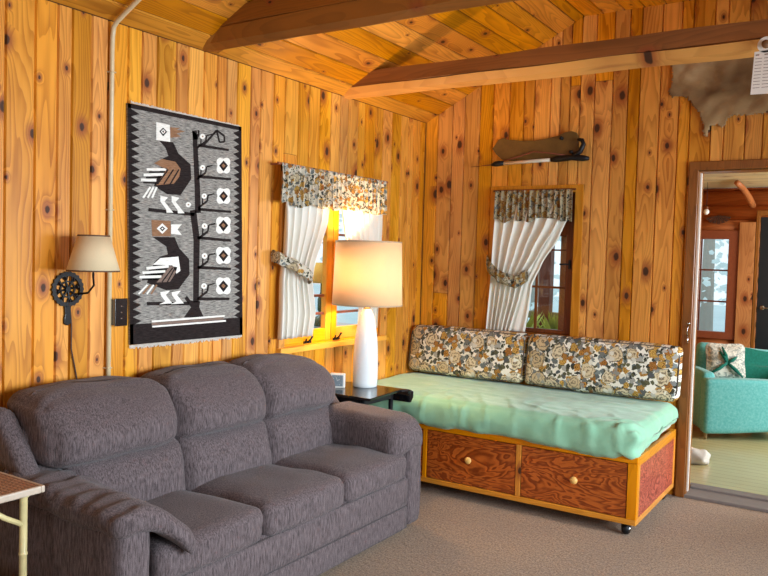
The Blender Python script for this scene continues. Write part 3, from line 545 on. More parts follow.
# ---------------------------------------------------------------- woven rug with birds
RUG = [('W',2,[(-2.518,2.024),(-2.437,2.023),(-2.433,1.944),(-2.517,1.941)]),('K',3,[(-2.478,2.005),(-2.453,1.989),(-2.477,1.964),(-2.5,1.984)]),('W',4,[(-2.478,1.998),(-2.463,1.988),(-2.477,1.974),(-2.491,1.984)]),('K',5,[(-2.478,1.992),(-2.471,1.986),(-2.477,1.98),(-2.484,1.986)]),('B',2,[(-2.437,2.013),(-2.37,2.02),(-2.395,2.008),(-2.339,2.008),(-2.395,1.99),(-2.369,1.979),(-2.433,1.963)]),('K',1,[(-2.503,1.943),(-2.415,1.945),(-2.382,1.897),(-2.303,1.853),(-2.296,1.782),(-2.339,1.728),(-2.363,1.699),(-2.444,1.695),(-2.526,1.727),(-2.487,1.81),(-2.482,1.858),(-2.443,1.877),(-2.462,1.914)]),('B',2,[(-2.528,1.832),(-2.482,1.858),(-2.399,1.854),(-2.366,1.824),(-2.374,1.785),(-2.406,1.749),(-2.512,1.732),(-2.453,1.812)]),('K',3,[(-2.503,1.735),(-2.44,1.811),(-2.447,1.814),(-2.509,1.738)]),('K',3,[(-2.465,1.739),(-2.407,1.815),(-2.414,1.818),(-2.472,1.741)]),('K',3,[(-2.426,1.742),(-2.373,1.819),(-2.381,1.821),(-2.434,1.745)]),('W',2,[(-2.569,1.793),(-2.452,1.805),(-2.452,1.818),(-2.569,1.805)]),('K',1,[(-2.556,1.784),(-2.452,1.795),(-2.452,1.803),(-2.556,1.792)]),('W',2,[(-2.586,1.766),(-2.462,1.781),(-2.463,1.794),(-2.587,1.778)]),('K',1,[(-2.573,1.757),(-2.462,1.77),(-2.462,1.779),(-2.574,1.765)]),('W',2,[(-2.601,1.742),(-2.513,1.748),(-2.513,1.761),(-2.601,1.754)]),('K',1,[(-2.588,1.733),(-2.513,1.738),(-2.513,1.746),(-2.588,1.741)]),('W',2,[(-2.551,1.722),(-2.592,1.669),(-2.582,1.665),(-2.542,1.718)]),('W',2,[(-2.533,1.724),(-2.566,1.671),(-2.556,1.667),(-2.523,1.72)]),('W',2,[(-2.515,1.725),(-2.541,1.672),(-2.53,1.67),(-2.504,1.722)]),('W',2,[(-2.487,1.685),(-2.441,1.681),(-2.462,1.66),(-2.418,1.62),(-2.406,1.61),(-2.448,1.607),(-2.451,1.622),(-2.487,1.658)]),('W',2,[(-2.419,1.689),(-2.371,1.684),(-2.393,1.663),(-2.347,1.622),(-2.335,1.612),(-2.378,1.609),(-2.381,1.624),(-2.418,1.661)]),('K',1,[(-2.557,1.607),(-2.272,1.601),(-2.27,1.618),(-2.555,1.623)]),('K',1,[(-2.295,2.018),(-2.274,1.744),(-2.238,1.749),(-2.266,2.024)]),('K',1,[(-2.274,1.745),(-2.268,1.617),(-2.229,1.62),(-2.238,1.749)]),('K',1,[(-2.298,2.018),(-2.258,2.006),(-2.263,2.028),(-2.248,2.026),(-2.248,2.004),(-2.259,1.98),(-2.288,1.976)]),('K',1,[(-2.302,1.628),(-2.275,1.486),(-2.233,1.491),(-2.261,1.635)]),('K',1,[(-2.275,1.488),(-2.27,1.174),(-2.232,1.173),(-2.233,1.489)]),('K',1,[(-2.263,1.18),(-2.222,1.178),(-2.228,1.148),(-2.195,1.095),(-2.329,1.102),(-2.283,1.15),(-2.326,1.194),(-2.311,1.209),(-2.287,1.184)]),('K',1,[(-2.258,1.945),(-2.044,1.951),(-2.042,1.963),(-2.255,1.96)]),('K',1,[(-2.254,1.792),(-2.023,1.802),(-2.021,1.814),(-2.252,1.807)]),('K',1,[(-2.25,1.63),(-2.018,1.633),(-2.017,1.645),(-2.248,1.645)]),('K',1,[(-2.25,1.488),(-2.015,1.483),(-2.014,1.496),(-2.249,1.504)]),('K',1,[(-2.246,1.34),(-2.011,1.334),(-2.01,1.347),(-2.245,1.356)]),('K',1,[(-2.242,1.182),(-2.016,1.177),(-2.017,1.19),(-2.242,1.198)]),('K',1,[(-2.556,1.17),(-2.294,1.16),(-2.294,1.177),(-2.556,1.186)]),('K',2,[(-2.221,1.948),(-2.126,2.043),(-2.137,2.048),(-2.232,1.953)]),('K',2,[(-2.136,2.041),(-2.081,2.018),(-2.073,2.028),(-2.128,2.05)]),('K',2,[(-2.083,2.022),(-2.083,1.993),(-2.07,1.995),(-2.071,2.024)]),('K',2,[(-2.077,1.999),(-2.112,1.992),(-2.111,1.983),(-2.076,1.99)]),('K',2,[(-2.105,1.989),(-2.126,2.045),(-2.138,2.041),(-2.117,1.985)]),('W',1,[(-2.036,1.878),(-2.033,1.87),(-2.03,1.861),(-2.031,1.852),(-2.037,1.843),(-2.046,1.837),(-2.058,1.834),(-2.069,1.836),(-2.078,1.837),(-2.087,1.834),(-2.098,1.83),(-2.11,1.83),(-2.119,1.834),(-2.126,1.841),(-2.127,1.851),(-2.124,1.86),(-2.122,1.868),(-2.124,1.875),(-2.128,1.884),(-2.127,1.893),(-2.121,1.902),(-2.112,1.908),(-2.101,1.911),(-2.089,1.909),(-2.08,1.908),(-2.071,1.911),(-2.06,1.916),(-2.048,1.916),(-2.039,1.912),(-2.032,1.905),(-2.031,1.895),(-2.034,1.885)]),('K',2,[(-2.08,1.899),(-2.047,1.876),(-2.079,1.843),(-2.111,1.869)]),('B',3,[(-2.081,1.883),(-2.065,1.874),(-2.079,1.861),(-2.094,1.871)]),('W',1,[(-2.032,1.72),(-2.029,1.713),(-2.025,1.704),(-2.026,1.694),(-2.033,1.686),(-2.042,1.679),(-2.054,1.678),(-2.065,1.68),(-2.074,1.681),(-2.083,1.678),(-2.094,1.675),(-2.106,1.675),(-2.115,1.679),(-2.122,1.687),(-2.123,1.696),(-2.12,1.706),(-2.118,1.713),(-2.12,1.721),(-2.124,1.729),(-2.123,1.739),(-2.117,1.747),(-2.108,1.754),(-2.096,1.756),(-2.085,1.754),(-2.076,1.753),(-2.067,1.755),(-2.056,1.759),(-2.044,1.759),(-2.034,1.755),(-2.028,1.747),(-2.026,1.738),(-2.029,1.728)]),('K',2,[(-2.076,1.743),(-2.043,1.719),(-2.074,1.687),(-2.107,1.714)]),('B',3,[(-2.077,1.727),(-2.06,1.718),(-2.075,1.705),(-2.09,1.716)]),('W',1,[(-2.024,1.569),(-2.022,1.561),(-2.018,1.551),(-2.019,1.54),(-2.026,1.531),(-2.036,1.525),(-2.048,1.523),(-2.061,1.526),(-2.07,1.528),(-2.08,1.525),(-2.092,1.522),(-2.105,1.522),(-2.115,1.528),(-2.122,1.535),(-2.123,1.546),(-2.12,1.556),(-2.118,1.564),(-2.12,1.572),(-2.124,1.582),(-2.123,1.592),(-2.117,1.601),(-2.107,1.607),(-2.094,1.609),(-2.082,1.607),(-2.073,1.605),(-2.063,1.608),(-2.051,1.612),(-2.038,1.611),(-2.028,1.606),(-2.02,1.598),(-2.019,1.587),(-2.022,1.577)]),('K',2,[(-2.072,1.595),(-2.036,1.568),(-2.071,1.534),(-2.106,1.565)]),('B',3,[(-2.074,1.578),(-2.056,1.567),(-2.071,1.554),(-2.087,1.566)]),('W',1,[(-2.02,1.411),(-2.017,1.403),(-2.013,1.393),(-2.014,1.382),(-2.021,1.374),(-2.031,1.368),(-2.044,1.367),(-2.056,1.37),(-2.066,1.372),(-2.076,1.37),(-2.088,1.366),(-2.1,1.367),(-2.11,1.373),(-2.118,1.381),(-2.119,1.392),(-2.116,1.402),(-2.113,1.41),(-2.116,1.418),(-2.12,1.428),(-2.119,1.438),(-2.112,1.447),(-2.103,1.453),(-2.09,1.454),(-2.078,1.451),(-2.068,1.45),(-2.059,1.452),(-2.046,1.455),(-2.034,1.455),(-2.023,1.449),(-2.016,1.441),(-2.014,1.43),(-2.018,1.42)]),('K',2,[(-2.068,1.44),(-2.032,1.411),(-2.066,1.378),(-2.102,1.41)]),('B',3,[(-2.069,1.422),(-2.051,1.411),(-2.067,1.398),(-2.083,1.41)]),('W',1,[(-2.015,1.252),(-2.013,1.244),(-2.009,1.233),(-2.01,1.223),(-2.017,1.214),(-2.027,1.209),(-2.039,1.208),(-2.052,1.211),(-2.062,1.214),(-2.071,1.212),(-2.084,1.209),(-2.096,1.21),(-2.106,1.217),(-2.113,1.225),(-2.115,1.236),(-2.111,1.246),(-2.109,1.254),(-2.112,1.262),(-2.116,1.272),(-2.115,1.282),(-2.108,1.291),(-2.098,1.296),(-2.086,1.297),(-2.074,1.294),(-2.064,1.292),(-2.054,1.294),(-2.042,1.297),(-2.029,1.296),(-2.019,1.29),(-2.011,1.281),(-2.01,1.271),(-2.013,1.26)]),('K',2,[(-2.064,1.282),(-2.027,1.252),(-2.062,1.22),(-2.098,1.254)]),('B',3,[(-2.065,1.264),(-2.047,1.253),(-2.062,1.24),(-2.079,1.253)]),('W',3,[(-2.21,2.002),(-2.213,1.994),(-2.222,1.988),(-2.233,1.986),(-2.242,1.99),(-2.246,1.997),(-2.243,2.005),(-2.234,2.012),(-2.223,2.013),(-2.213,2.01)]),('B',4,[(-2.222,2.001),(-2.225,1.997),(-2.231,1.996),(-2.233,1.999),(-2.231,2.003),(-2.225,2.004)]),('K',1,[(-2.26,1.934),(-2.202,1.975),(-2.21,1.982),(-2.268,1.94)]),('K',1,[(-2.201,1.978),(-2.195,2.008),(-2.206,2.008),(-2.211,1.978)]),('K',1,[(-2.2,2.005),(-2.158,2.018),(-2.161,2.024),(-2.202,2.011)]),('K',1,[(-2.234,1.958),(-2.232,1.99),(-2.241,1.989),(-2.243,1.958)]),('W',3,[(-2.206,1.848),(-2.209,1.84),(-2.218,1.834),(-2.229,1.833),(-2.238,1.836),(-2.242,1.844),(-2.239,1.852),(-2.23,1.858),(-2.219,1.859),(-2.21,1.856)]),('B',4,[(-2.219,1.847),(-2.221,1.843),(-2.227,1.842),(-2.229,1.845),(-2.227,1.849),(-2.221,1.85)]),('K',1,[(-2.256,1.781),(-2.198,1.82),(-2.206,1.827),(-2.264,1.788)]),('K',1,[(-2.197,1.824),(-2.191,1.854),(-2.202,1.854),(-2.207,1.824)]),('K',1,[(-2.196,1.85),(-2.154,1.862),(-2.156,1.868),(-2.198,1.857)]),('K',1,[(-2.231,1.805),(-2.228,1.836),(-2.237,1.836),(-2.24,1.804)]),('W',3,[(-2.191,1.707),(-2.195,1.699),(-2.204,1.693),(-2.215,1.692),(-2.224,1.697),(-2.228,1.704),(-2.225,1.712),(-2.216,1.718),(-2.204,1.719),(-2.195,1.715)]),('B',4,[(-2.204,1.706),(-2.207,1.702),(-2.212,1.702),(-2.215,1.705),(-2.213,1.709),(-2.207,1.71)]),('K',1,[(-2.242,1.641),(-2.183,1.679),(-2.192,1.686),(-2.25,1.648)]),('K',1,[(-2.182,1.682),(-2.177,1.712),(-2.188,1.713),(-2.193,1.683)]),('K',1,[(-2.181,1.709),(-2.139,1.72),(-2.142,1.726),(-2.183,1.716)]),('K',1,[(-2.216,1.664),(-2.214,1.696),(-2.223,1.696),(-2.225,1.664)]),('W',3,[(-2.295,1.657),(-2.299,1.649),(-2.307,1.643),(-2.318,1.643),(-2.327,1.647),(-2.33,1.654),(-2.327,1.662),(-2.319,1.668),(-2.308,1.668),(-2.299,1.664)]),('B',4,[(-2.308,1.656),(-2.31,1.652),(-2.316,1.652),(-2.318,1.655),(-2.316,1.659),(-2.31,1.659)]),('W',3,[(-2.184,1.557),(-2.187,1.548),(-2.197,1.543),(-2.209,1.542),(-2.219,1.547),(-2.223,1.555),(-2.22,1.564),(-2.21,1.57),(-2.198,1.57),(-2.188,1.566)]),('B',4,[(-2.198,1.556),(-2.2,1.553),(-2.206,1.552),(-2.209,1.556),(-2.207,1.56),(-2.201,1.56)]),('K',1,[(-2.238,1.487),(-2.175,1.526),(-2.184,1.535),(-2.247,1.496)]),('K',1,[(-2.174,1.53),(-2.168,1.562),(-2.18,1.563),(-2.185,1.531)]),('K',1,[(-2.173,1.559),(-2.127,1.569),(-2.13,1.576),(-2.175,1.566)]),('K',1,[(-2.211,1.512),(-2.208,1.546),(-2.218,1.546),(-2.22,1.512)]),('W',3,[(-2.18,1.406),(-2.183,1.398),(-2.193,1.392),(-2.205,1.392),(-2.215,1.397),(-2.219,1.406),(-2.216,1.414),(-2.206,1.42),(-2.194,1.42),(-2.184,1.415)]),('B',4,[(-2.194,1.406),(-2.197,1.402),(-2.203,1.402),(-2.206,1.406),(-2.203,1.41),(-2.197,1.41)]),('K',1,[(-2.234,1.338),(-2.171,1.375),(-2.18,1.384),(-2.244,1.347)]),('K',1,[(-2.17,1.379),(-2.164,1.411),(-2.176,1.412),(-2.182,1.38)]),('K',1,[(-2.169,1.408),(-2.123,1.416),(-2.126,1.423),(-2.171,1.415)]),('K',1,[(-2.207,1.362),(-2.204,1.396),(-2.214,1.396),(-2.217,1.362)]),('W',3,[(-2.179,1.254),(-2.183,1.245),(-2.193,1.24),(-2.205,1.24),(-2.215,1.246),(-2.219,1.254),(-2.215,1.263),(-2.206,1.268),(-2.193,1.268),(-2.183,1.262)]),('B',4,[(-2.193,1.254),(-2.196,1.25),(-2.202,1.25),(-2.205,1.254),(-2.202,1.258),(-2.196,1.258)]),('K',1,[(-2.234,1.187),(-2.17,1.222),(-2.18,1.231),(-2.243,1.196)]),('K',1,[(-2.169,1.226),(-2.163,1.258),(-2.175,1.259),(-2.181,1.227)]),('K',1,[(-2.168,1.255),(-2.123,1.262),(-2.125,1.269),(-2.17,1.262)]),('K',1,[(-2.206,1.21),(-2.204,1.244),(-2.214,1.245),(-2.216,1.21)]),('B',2,[(-2.538,1.569),(-2.422,1.57),(-2.42,1.497),(-2.531,1.493)]),('W',3,[(-2.473,1.556),(-2.439,1.533),(-2.472,1.506),(-2.506,1.53)]),('K',4,[(-2.473,1.543),(-2.455,1.532),(-2.473,1.518),(-2.489,1.531)]),('W',5,[(-2.473,1.536),(-2.466,1.532),(-2.473,1.526),(-2.48,1.531)]),('W',2,[(-2.419,1.553),(-2.352,1.558),(-2.379,1.531),(-2.351,1.506),(-2.418,1.508)]),('K',1,[(-2.531,1.49),(-2.395,1.493),(-2.368,1.443),(-2.301,1.389),(-2.296,1.313),(-2.366,1.241),(-2.442,1.238),(-2.558,1.275),(-2.517,1.371),(-2.482,1.398),(-2.436,1.41),(-2.446,1.447)]),('W',2,[(-2.524,1.36),(-2.482,1.391),(-2.37,1.4),(-2.356,1.331),(-2.38,1.317),(-2.407,1.357)]),('N',2,[(-2.422,1.355),(-2.376,1.348),(-2.389,1.317),(-2.42,1.278),(-2.501,1.276)]),('K',3,[(-2.466,1.276),(-2.402,1.344),(-2.408,1.347),(-2.472,1.28)]),('K',3,[(-2.433,1.276),(-2.387,1.344),(-2.393,1.347),(-2.44,1.279)]),('W',2,[(-2.561,1.336),(-2.428,1.346),(-2.43,1.359),(-2.563,1.349)]),('K',1,[(-2.547,1.327),(-2.428,1.337),(-2.43,1.345),(-2.548,1.335)]),('W',2,[(-2.583,1.316),(-2.449,1.323),(-2.45,1.335),(-2.585,1.328)]),('K',1,[(-2.57,1.307),(-2.449,1.313),(-2.45,1.321),(-2.57,1.315)]),('W',2,[(-2.6,1.296),(-2.472,1.297),(-2.473,1.31),(-2.601,1.308)]),('K',1,[(-2.586,1.287),(-2.472,1.288),(-2.472,1.296),(-2.586,1.295)]),('W',2,[(-2.559,1.268),(-2.608,1.227),(-2.601,1.221),(-2.551,1.263)]),('B',2,[(-2.54,1.268),(-2.585,1.226),(-2.577,1.221),(-2.533,1.263)]),('W',2,[(-2.522,1.267),(-2.561,1.225),(-2.553,1.22),(-2.514,1.263)]),('B',2,[(-2.504,1.267),(-2.537,1.224),(-2.529,1.22),(-2.495,1.263)]),('W',2,[(-2.478,1.23),(-2.419,1.235),(-2.444,1.215),(-2.404,1.174),(-2.484,1.172),(-2.446,1.185),(-2.474,1.213)]),('W',2,[(-2.409,1.228),(-2.351,1.234),(-2.375,1.213),(-2.33,1.171),(-2.413,1.17),(-2.377,1.182),(-2.405,1.212)]),('W',2,[(-2.526,1.088),(-2.049,1.091),(-2.05,1.1),(-2.526,1.097)]),('N',2,[(-2.525,1.074),(-2.057,1.075),(-2.059,1.091),(-2.527,1.088)]),('W',2,[(-2.522,1.064),(-2.039,1.065),(-2.041,1.074),(-2.523,1.072)]),('K',1,[(-2.681,2.083),(-1.953,2.09),(-1.952,2.07),(-2.68,2.063)]),('K',1,[(-2.681,2.083),(-2.662,2.083),(-2.629,.992),(-2.648,.992)]),('K',1,[(-1.974,2.09),(-1.953,2.09),(-1.912,.986),(-1.933,.986)]),('K',1,[(-2.65,1.086),(-1.915,1.081),(-1.912,.986),(-2.648,.992)]),('K',1,[(-2.663,2.061),(-2.614,2.044),(-2.662,2.026)]),('K',1,[(-1.971,2.068),(-2.015,2.049),(-1.97,2.032)]),('K',1,[(-2.662,2.026),(-2.613,2.008),(-2.661,1.99)]),('K',1,[(-1.97,2.032),(-2.013,2.013),(-1.969,1.996)]),('K',1,[(-2.661,1.99),(-2.612,1.972),(-2.66,1.954)]),('K',1,[(-1.969,1.996),(-2.012,1.977),(-1.967,1.959)]),('K',1,[(-2.66,1.954),(-2.61,1.937),(-2.659,1.918)]),('K',1,[(-1.967,1.959),(-2.011,1.941),(-1.966,1.923)]),('K',1,[(-2.659,1.918),(-2.609,1.901),(-2.657,1.882)]),('K',1,[(-1.966,1.923),(-2.009,1.905),(-1.965,1.887)]),('K',1,[(-2.657,1.882),(-2.608,1.865),(-2.656,1.847)]),('K',1,[(-1.965,1.887),(-2.008,1.868),(-1.963,1.85)]),('K',1,[(-2.656,1.847),(-2.607,1.829),(-2.655,1.811)]),('K',1,[(-1.963,1.85),(-2.007,1.832),(-1.962,1.814)]),('K',1,[(-2.655,1.811),(-2.606,1.793),(-2.654,1.775)]),('K',1,[(-1.962,1.814),(-2.005,1.796),(-1.961,1.778)]),('K',1,[(-2.654,1.775),(-2.605,1.757),(-2.653,1.739)]),('K',1,[(-1.961,1.778),(-2.004,1.759),(-1.959,1.741)]),('K',1,[(-2.653,1.739),(-2.604,1.721),(-2.652,1.702)]),('K',1,[(-1.959,1.741),(-2.003,1.723),(-1.958,1.704)]),('K',1,[(-2.652,1.702),(-2.603,1.684),(-2.651,1.666)]),('K',1,[(-1.958,1.704),(-2.001,1.686),(-1.957,1.668)]),('K',1,[(-2.651,1.666),(-2.601,1.648),(-2.65,1.63)]),('K',1,[(-1.957,1.668),(-2.0,1.649),(-1.955,1.631)]),('K',1,[(-2.65,1.63),(-2.6,1.612),(-2.649,1.594)]),('K',1,[(-1.955,1.631),(-1.999,1.613),(-1.954,1.595)]),('K',1,[(-2.649,1.594),(-2.599,1.576),(-2.647,1.557)]),('K',1,[(-1.954,1.595),(-1.997,1.576),(-1.953,1.558)]),('K',1,[(-2.647,1.557),(-2.598,1.539),(-2.646,1.521)]),('K',1,[(-1.953,1.558),(-1.996,1.539),(-1.951,1.521)]),('K',1,[(-2.646,1.521),(-2.597,1.503),(-2.645,1.485)]),('K',1,[(-1.951,1.521),(-1.995,1.503),(-1.95,1.484)]),('K',1,[(-2.645,1.485),(-2.596,1.466),(-2.644,1.448)]),('K',1,[(-1.95,1.484),(-1.993,1.466),(-1.949,1.447)]),('K',1,[(-2.644,1.448),(-2.595,1.43),(-2.643,1.412)]),('K',1,[(-1.949,1.447),(-1.992,1.429),(-1.947,1.41)]),('K',1,[(-2.643,1.412),(-2.593,1.393),(-2.642,1.375)]),('K',1,[(-1.947,1.41),(-1.991,1.392),(-1.946,1.373)]),('K',1,[(-2.642,1.375),(-2.592,1.357),(-2.641,1.338)]),('K',1,[(-1.946,1.373),(-1.989,1.355),(-1.945,1.336)]),('K',1,[(-2.641,1.338),(-2.591,1.32),(-2.64,1.302)]),('K',1,[(-1.945,1.336),(-1.988,1.318),(-1.943,1.299)]),('K',1,[(-2.64,1.302),(-2.59,1.283),(-2.638,1.265)]),('K',1,[(-1.943,1.299),(-1.987,1.281),(-1.942,1.262)]),('K',1,[(-2.638,1.265),(-2.589,1.246),(-2.637,1.228)]),('K',1,[(-1.942,1.262),(-1.985,1.244),(-1.941,1.225)]),('K',1,[(-2.637,1.228),(-2.588,1.21),(-2.636,1.191)]),('K',1,[(-1.941,1.225),(-1.984,1.207),(-1.939,1.188)]),('K',1,[(-2.636,1.191),(-2.587,1.173),(-2.635,1.154)]),('K',1,[(-1.939,1.188),(-1.983,1.169),(-1.938,1.15)]),('K',1,[(-2.635,1.154),(-2.585,1.136),(-2.634,1.118)]),('K',1,[(-1.938,1.15),(-1.981,1.132),(-1.936,1.113)]),('K',1,[(-2.634,1.118),(-2.584,1.099),(-2.633,1.081)]),('K',1,[(-1.936,1.113),(-1.98,1.095),(-1.935,1.076)])]
y_, z_ = (-2.68, -2.648, -1.912, -1.953), (2.083, .992, .986, 2.09)
rc = {'W': 1, 'K': 2, 'B': 3, 'N': 4}
bm = B(); prism(bm, [(.002, a, b) for a, b in zip(y_, z_)], (.010, 0, 0))
for c_, l, pts in RUG:
    f = bm.faces.new([bm.verts.new((.0121+.0004*l, a, b)) for a, b in pts]); f.material_index = rc[c_]
    f.normal_update()
    if f.normal.x < 0: f.normal_flip()
rng = random.Random(3)
for (yb, yt, zz, L) in ((-2.648, -1.912, .99, .022), (-2.66, -1.96, 2.086, -.012)):
    for k in range(110):
        a = yb+(yt-yb)*k/110; q = rng.uniform(.5, 1)*L
        box(bm, .006, .011, a, a+.003, min(zz, zz-q), max(zz, zz-q), 1)
def wool(name, a, b, streaky=True):
    n = NT(name); o = n.obj(); s = n.sep(o)
    st = n.noise(n.comb(0, n.M('MULTIPLY', s[1], 26), n.M('MULTIPLY', s[2], 330)), 1.0, 3, .7)
    wv = n.noise(n.comb(0, n.M('MULTIPLY', s[1], 500), n.M('MULTIPLY', s[2], 260)), 1.0, 2, .6)
    return n.finish(n.mix(n.sm(st, .32, .68), c4(a), c4(b)), .95, bump=n.M('ADD', st, wv), bs=.5, spec=.1)
tag(link('woven_rug', bm, [wool('grey_wool', '55524F', 'A9A49C'), wool('white_wool', 'D6D2C8', 'F2EFE8'), wool('black_wool', '1C1716', '332B2A'), wool('brown_wool', '7A563E', '9A7458'), wool('taupe_wool', '6A5A52', '8A7468')]),
    'grey woven hanging rug with two birds and a flowering branch on the left wall', 'wall rug')

# ---------------------------------------------------------------- sofa
def wr(p, a, s=9, k=1): return Vector((nz(p.x*s+k, p.y*s, p.z*s), nz(p.x*s, p.y*s+k*7, p.z*s), nz(p.x*s, p.y*s, p.z*s+k*13)))*a
sofa = thing('sofa', 'slate plum three seat sofa with pillowed arms below the bird rug', 'sofa', (.47, -2.405, 0))
SM = M['sofa']
YL, YR = -3.375, -1.435
bm = softbox(B(), (.44, (YL+YR)/2, .165), (.42, (YR-YL)/2-.02, .135), .02, (8, 30, 6))
link('base', bm, SM, sofa, smooth=True)
bm = softbox(B(), (.868, (YL+YR)/2+.003, .085), (.012, (YR-YL)/2-.145, .058), .01, (3, 30, 5)); link('skirt_panel', bm, SM, sofa, smooth=True)
bm = softbox(B(), (.866, (YL+YR)/2+.003, .218), (.013, (YR-YL)/2-.145, .072), .012, (3, 30, 5)); link('front_rail', bm, SM, sofa, smooth=True)
def backshell(t, p):
    p = p.copy(); p.x -= .05*(t.z)*.5; 
    if t.z > 0: p.z -= .10*abs(t.y)**6*t.z
    return p
bm = softbox(B(), (.16, (YL+YR)/2, .46), (.10, (YR-YL)/2-.03, .36), .05, (6, 40, 14), backshell); link('back_frame', bm, SM, sofa, smooth=True)
n3 = 3; ya, yb = -3.205, -1.575; w3 = (yb-ya)/3
for i in range(3):
    c = ya+w3*(i+.5)
    def fn(t, p, i=i):
        p = p.copy(); p.z += .026*(1-t.x**2)*(1-t.y**4)*(1 if t.z > 0 else 0)
        if t.z > 0: p.z += .012*sst(-.2, .7, t.x)
        p.x += .02*(1-t.y**2)*sst(.5, 1, t.x)*1
        return p+wr(p+Vector((0, i, 0)), .007, 7, i)
    bm = softbox(B(), (.58, c, .345), (.295, w3/2-.002, .062), .042, (26, 26, 8), fn); o = link('seat_cushion', bm, SM, sofa, smooth=True)
    tube_pts = []
    # lumbar part
    def fl(t, p, i=i):
        p = p.copy(); p.x += .045*(1-t.y**4)*(1-t.z**2)*(1 if t.x > 0 else 0) - .06*t.z*.5
        return p+wr(p+Vector((3, i, 0)), .006, 8, i+5)
    bm = softbox(B(), (.315, c, .50), (.10, w3/2+.002, .135), .05, (10, 24, 14), fl); link('lumbar_cushion', bm, SM, sofa, smooth=True)
    # upper pillow: overhangs the lumbar part, rounded shoulders
    def fu(t, p, i=i):
        p = p.copy()
        e = .62 if i == 1 else .85
        sh = abs(t.y)**4
        if t.z > 0: p.z -= (.022 if i == 1 else ((.038 if i == 0 else .085) if (t.y < 0) == (i == 0) else .022))*sh*t.z
        if t.z > -.2: p.x -= .05*sst(-.2, 1, t.z)
        p.x += .065*(1-t.y**4)*(1-(t.z+.35)**2)*(1 if t.x > 0 else .0)
        p.z -= .02*(1-t.y**2)*sst(-.3, -1, t.z)*0
        return p+wr(p+Vector((7, i*2, 0)), .012, 6, i+9)
    bm = softbox(B(), (.238, c+(-.045 if i == 0 else 0), .742), (.14, w3/2+(.035 if i == 0 else .012), .142), .060, (14, 34, 22), fu); link('headrest_pillow', bm, SM, sofa, smooth=True)
def arm(side, yo):
    s = 1 if side == 'R' else -1                    # s points outward in y
    prof = lambda t, p: Vector((p.x, p.y, p.z+(.0)))
    def fp(t, p):
        p = p.copy()
        if t.z > 0: p.z -= .05*sst(.0, -1, t.x*1.0)*0
        p.y += -s*.012*sst(.4, 1, t.z)*0
        return p+wr(p, .003, 10, 3)
    bm = softbox(B(), (.475, yo-s*.07, .285), (.405, .068, .255), .028, (16, 6, 12), fp); a = link('arm', bm, SM, sofa, smooth=True)
    if s < 0:
        def fq(t, p):
            p = p.copy(); f = (t.x+1)/2
            p.z += .035*(1-f)**1.3-.008*math.sin(f*3.0)
            inner = (t.y+1)/2
            p.z -= .075*sst(.45, 1, inner)**1.2*(.4+.6*f)+.05*sst(.80, 1, f)*sst(.3, 1, inner)
            p.y += .03*sst(.7, 1, f)*inner
            p.x += .02*math.sin(inner*3)*sst(.8, 1, f)+.05*sst(.5, 1, inner)*sst(.8, 1, f)
            wv = .007*math.sin(f*52+inner*2.5+2.5*nz(f*4, inner*3))*(.4+abs(nz(f*5,3))*1.6)*sst(0, .3, inner+.3)*(1 if t.z > 0 else .3)
            p.z += wv
            return p+wr(p, .010, 8, 4)
        bm = softbox(B(), (.55, yo+.125, .540), (.34, .14, .045), .040, (60, 18, 8), fq)
    else:
        def fq(t, p):
            p = p.copy(); f = (t.x+1)/2; inner = (1-t.y)/2
            p.z += .035*(1-f)-.02*sst(.75, 1, f)-.03*sst(.8, 1, 1-inner)
            if t.z < 0: p.z -= .05*sst(.45, .95, inner)*(1-.55*f)
            p.z -= .02*inner
            p.x += .012*math.sin(t.y*2)
            return p+wr(p, .012, 6, 14)
        bm = softbox(B(), (.62, yo-.12, .515), (.27, .13, .082), .072, (34, 20, 12), fq)
    link('arm_pillow', bm, SM, a, smooth=True)
    # shoulder running from the back down to the arm
    def fs(t, p):
        p = p.copy(); f = (t.z+1)/2
        p.x += .26*(1-f)**1.3-.06; p.y -= s*.01*(1-f)
        return p+wr(p, .006, 8, 21)
    bm = softbox(B(), (.17, yo-s*.045, .665), (.075, .042, .155), .04, (10, 8, 14), fs); link('wing', bm, SM, a, smooth=True)
arm('L', YL); arm('R', YR)
for (x, y) in ((.82, YL+.08), (.82, -1.535), (.12, YL+.08), (.12, YR-.08)):
    bm = lathe(B(), [(.022, -.012), (.024, -.006), (.024, .006), (.022, .012)], x, y, .024, 18, 'y'); box(bm, x-.008, x+.008, y-.016, y+.016, .03, .045); link('caster', bm, M['black'], sofa)

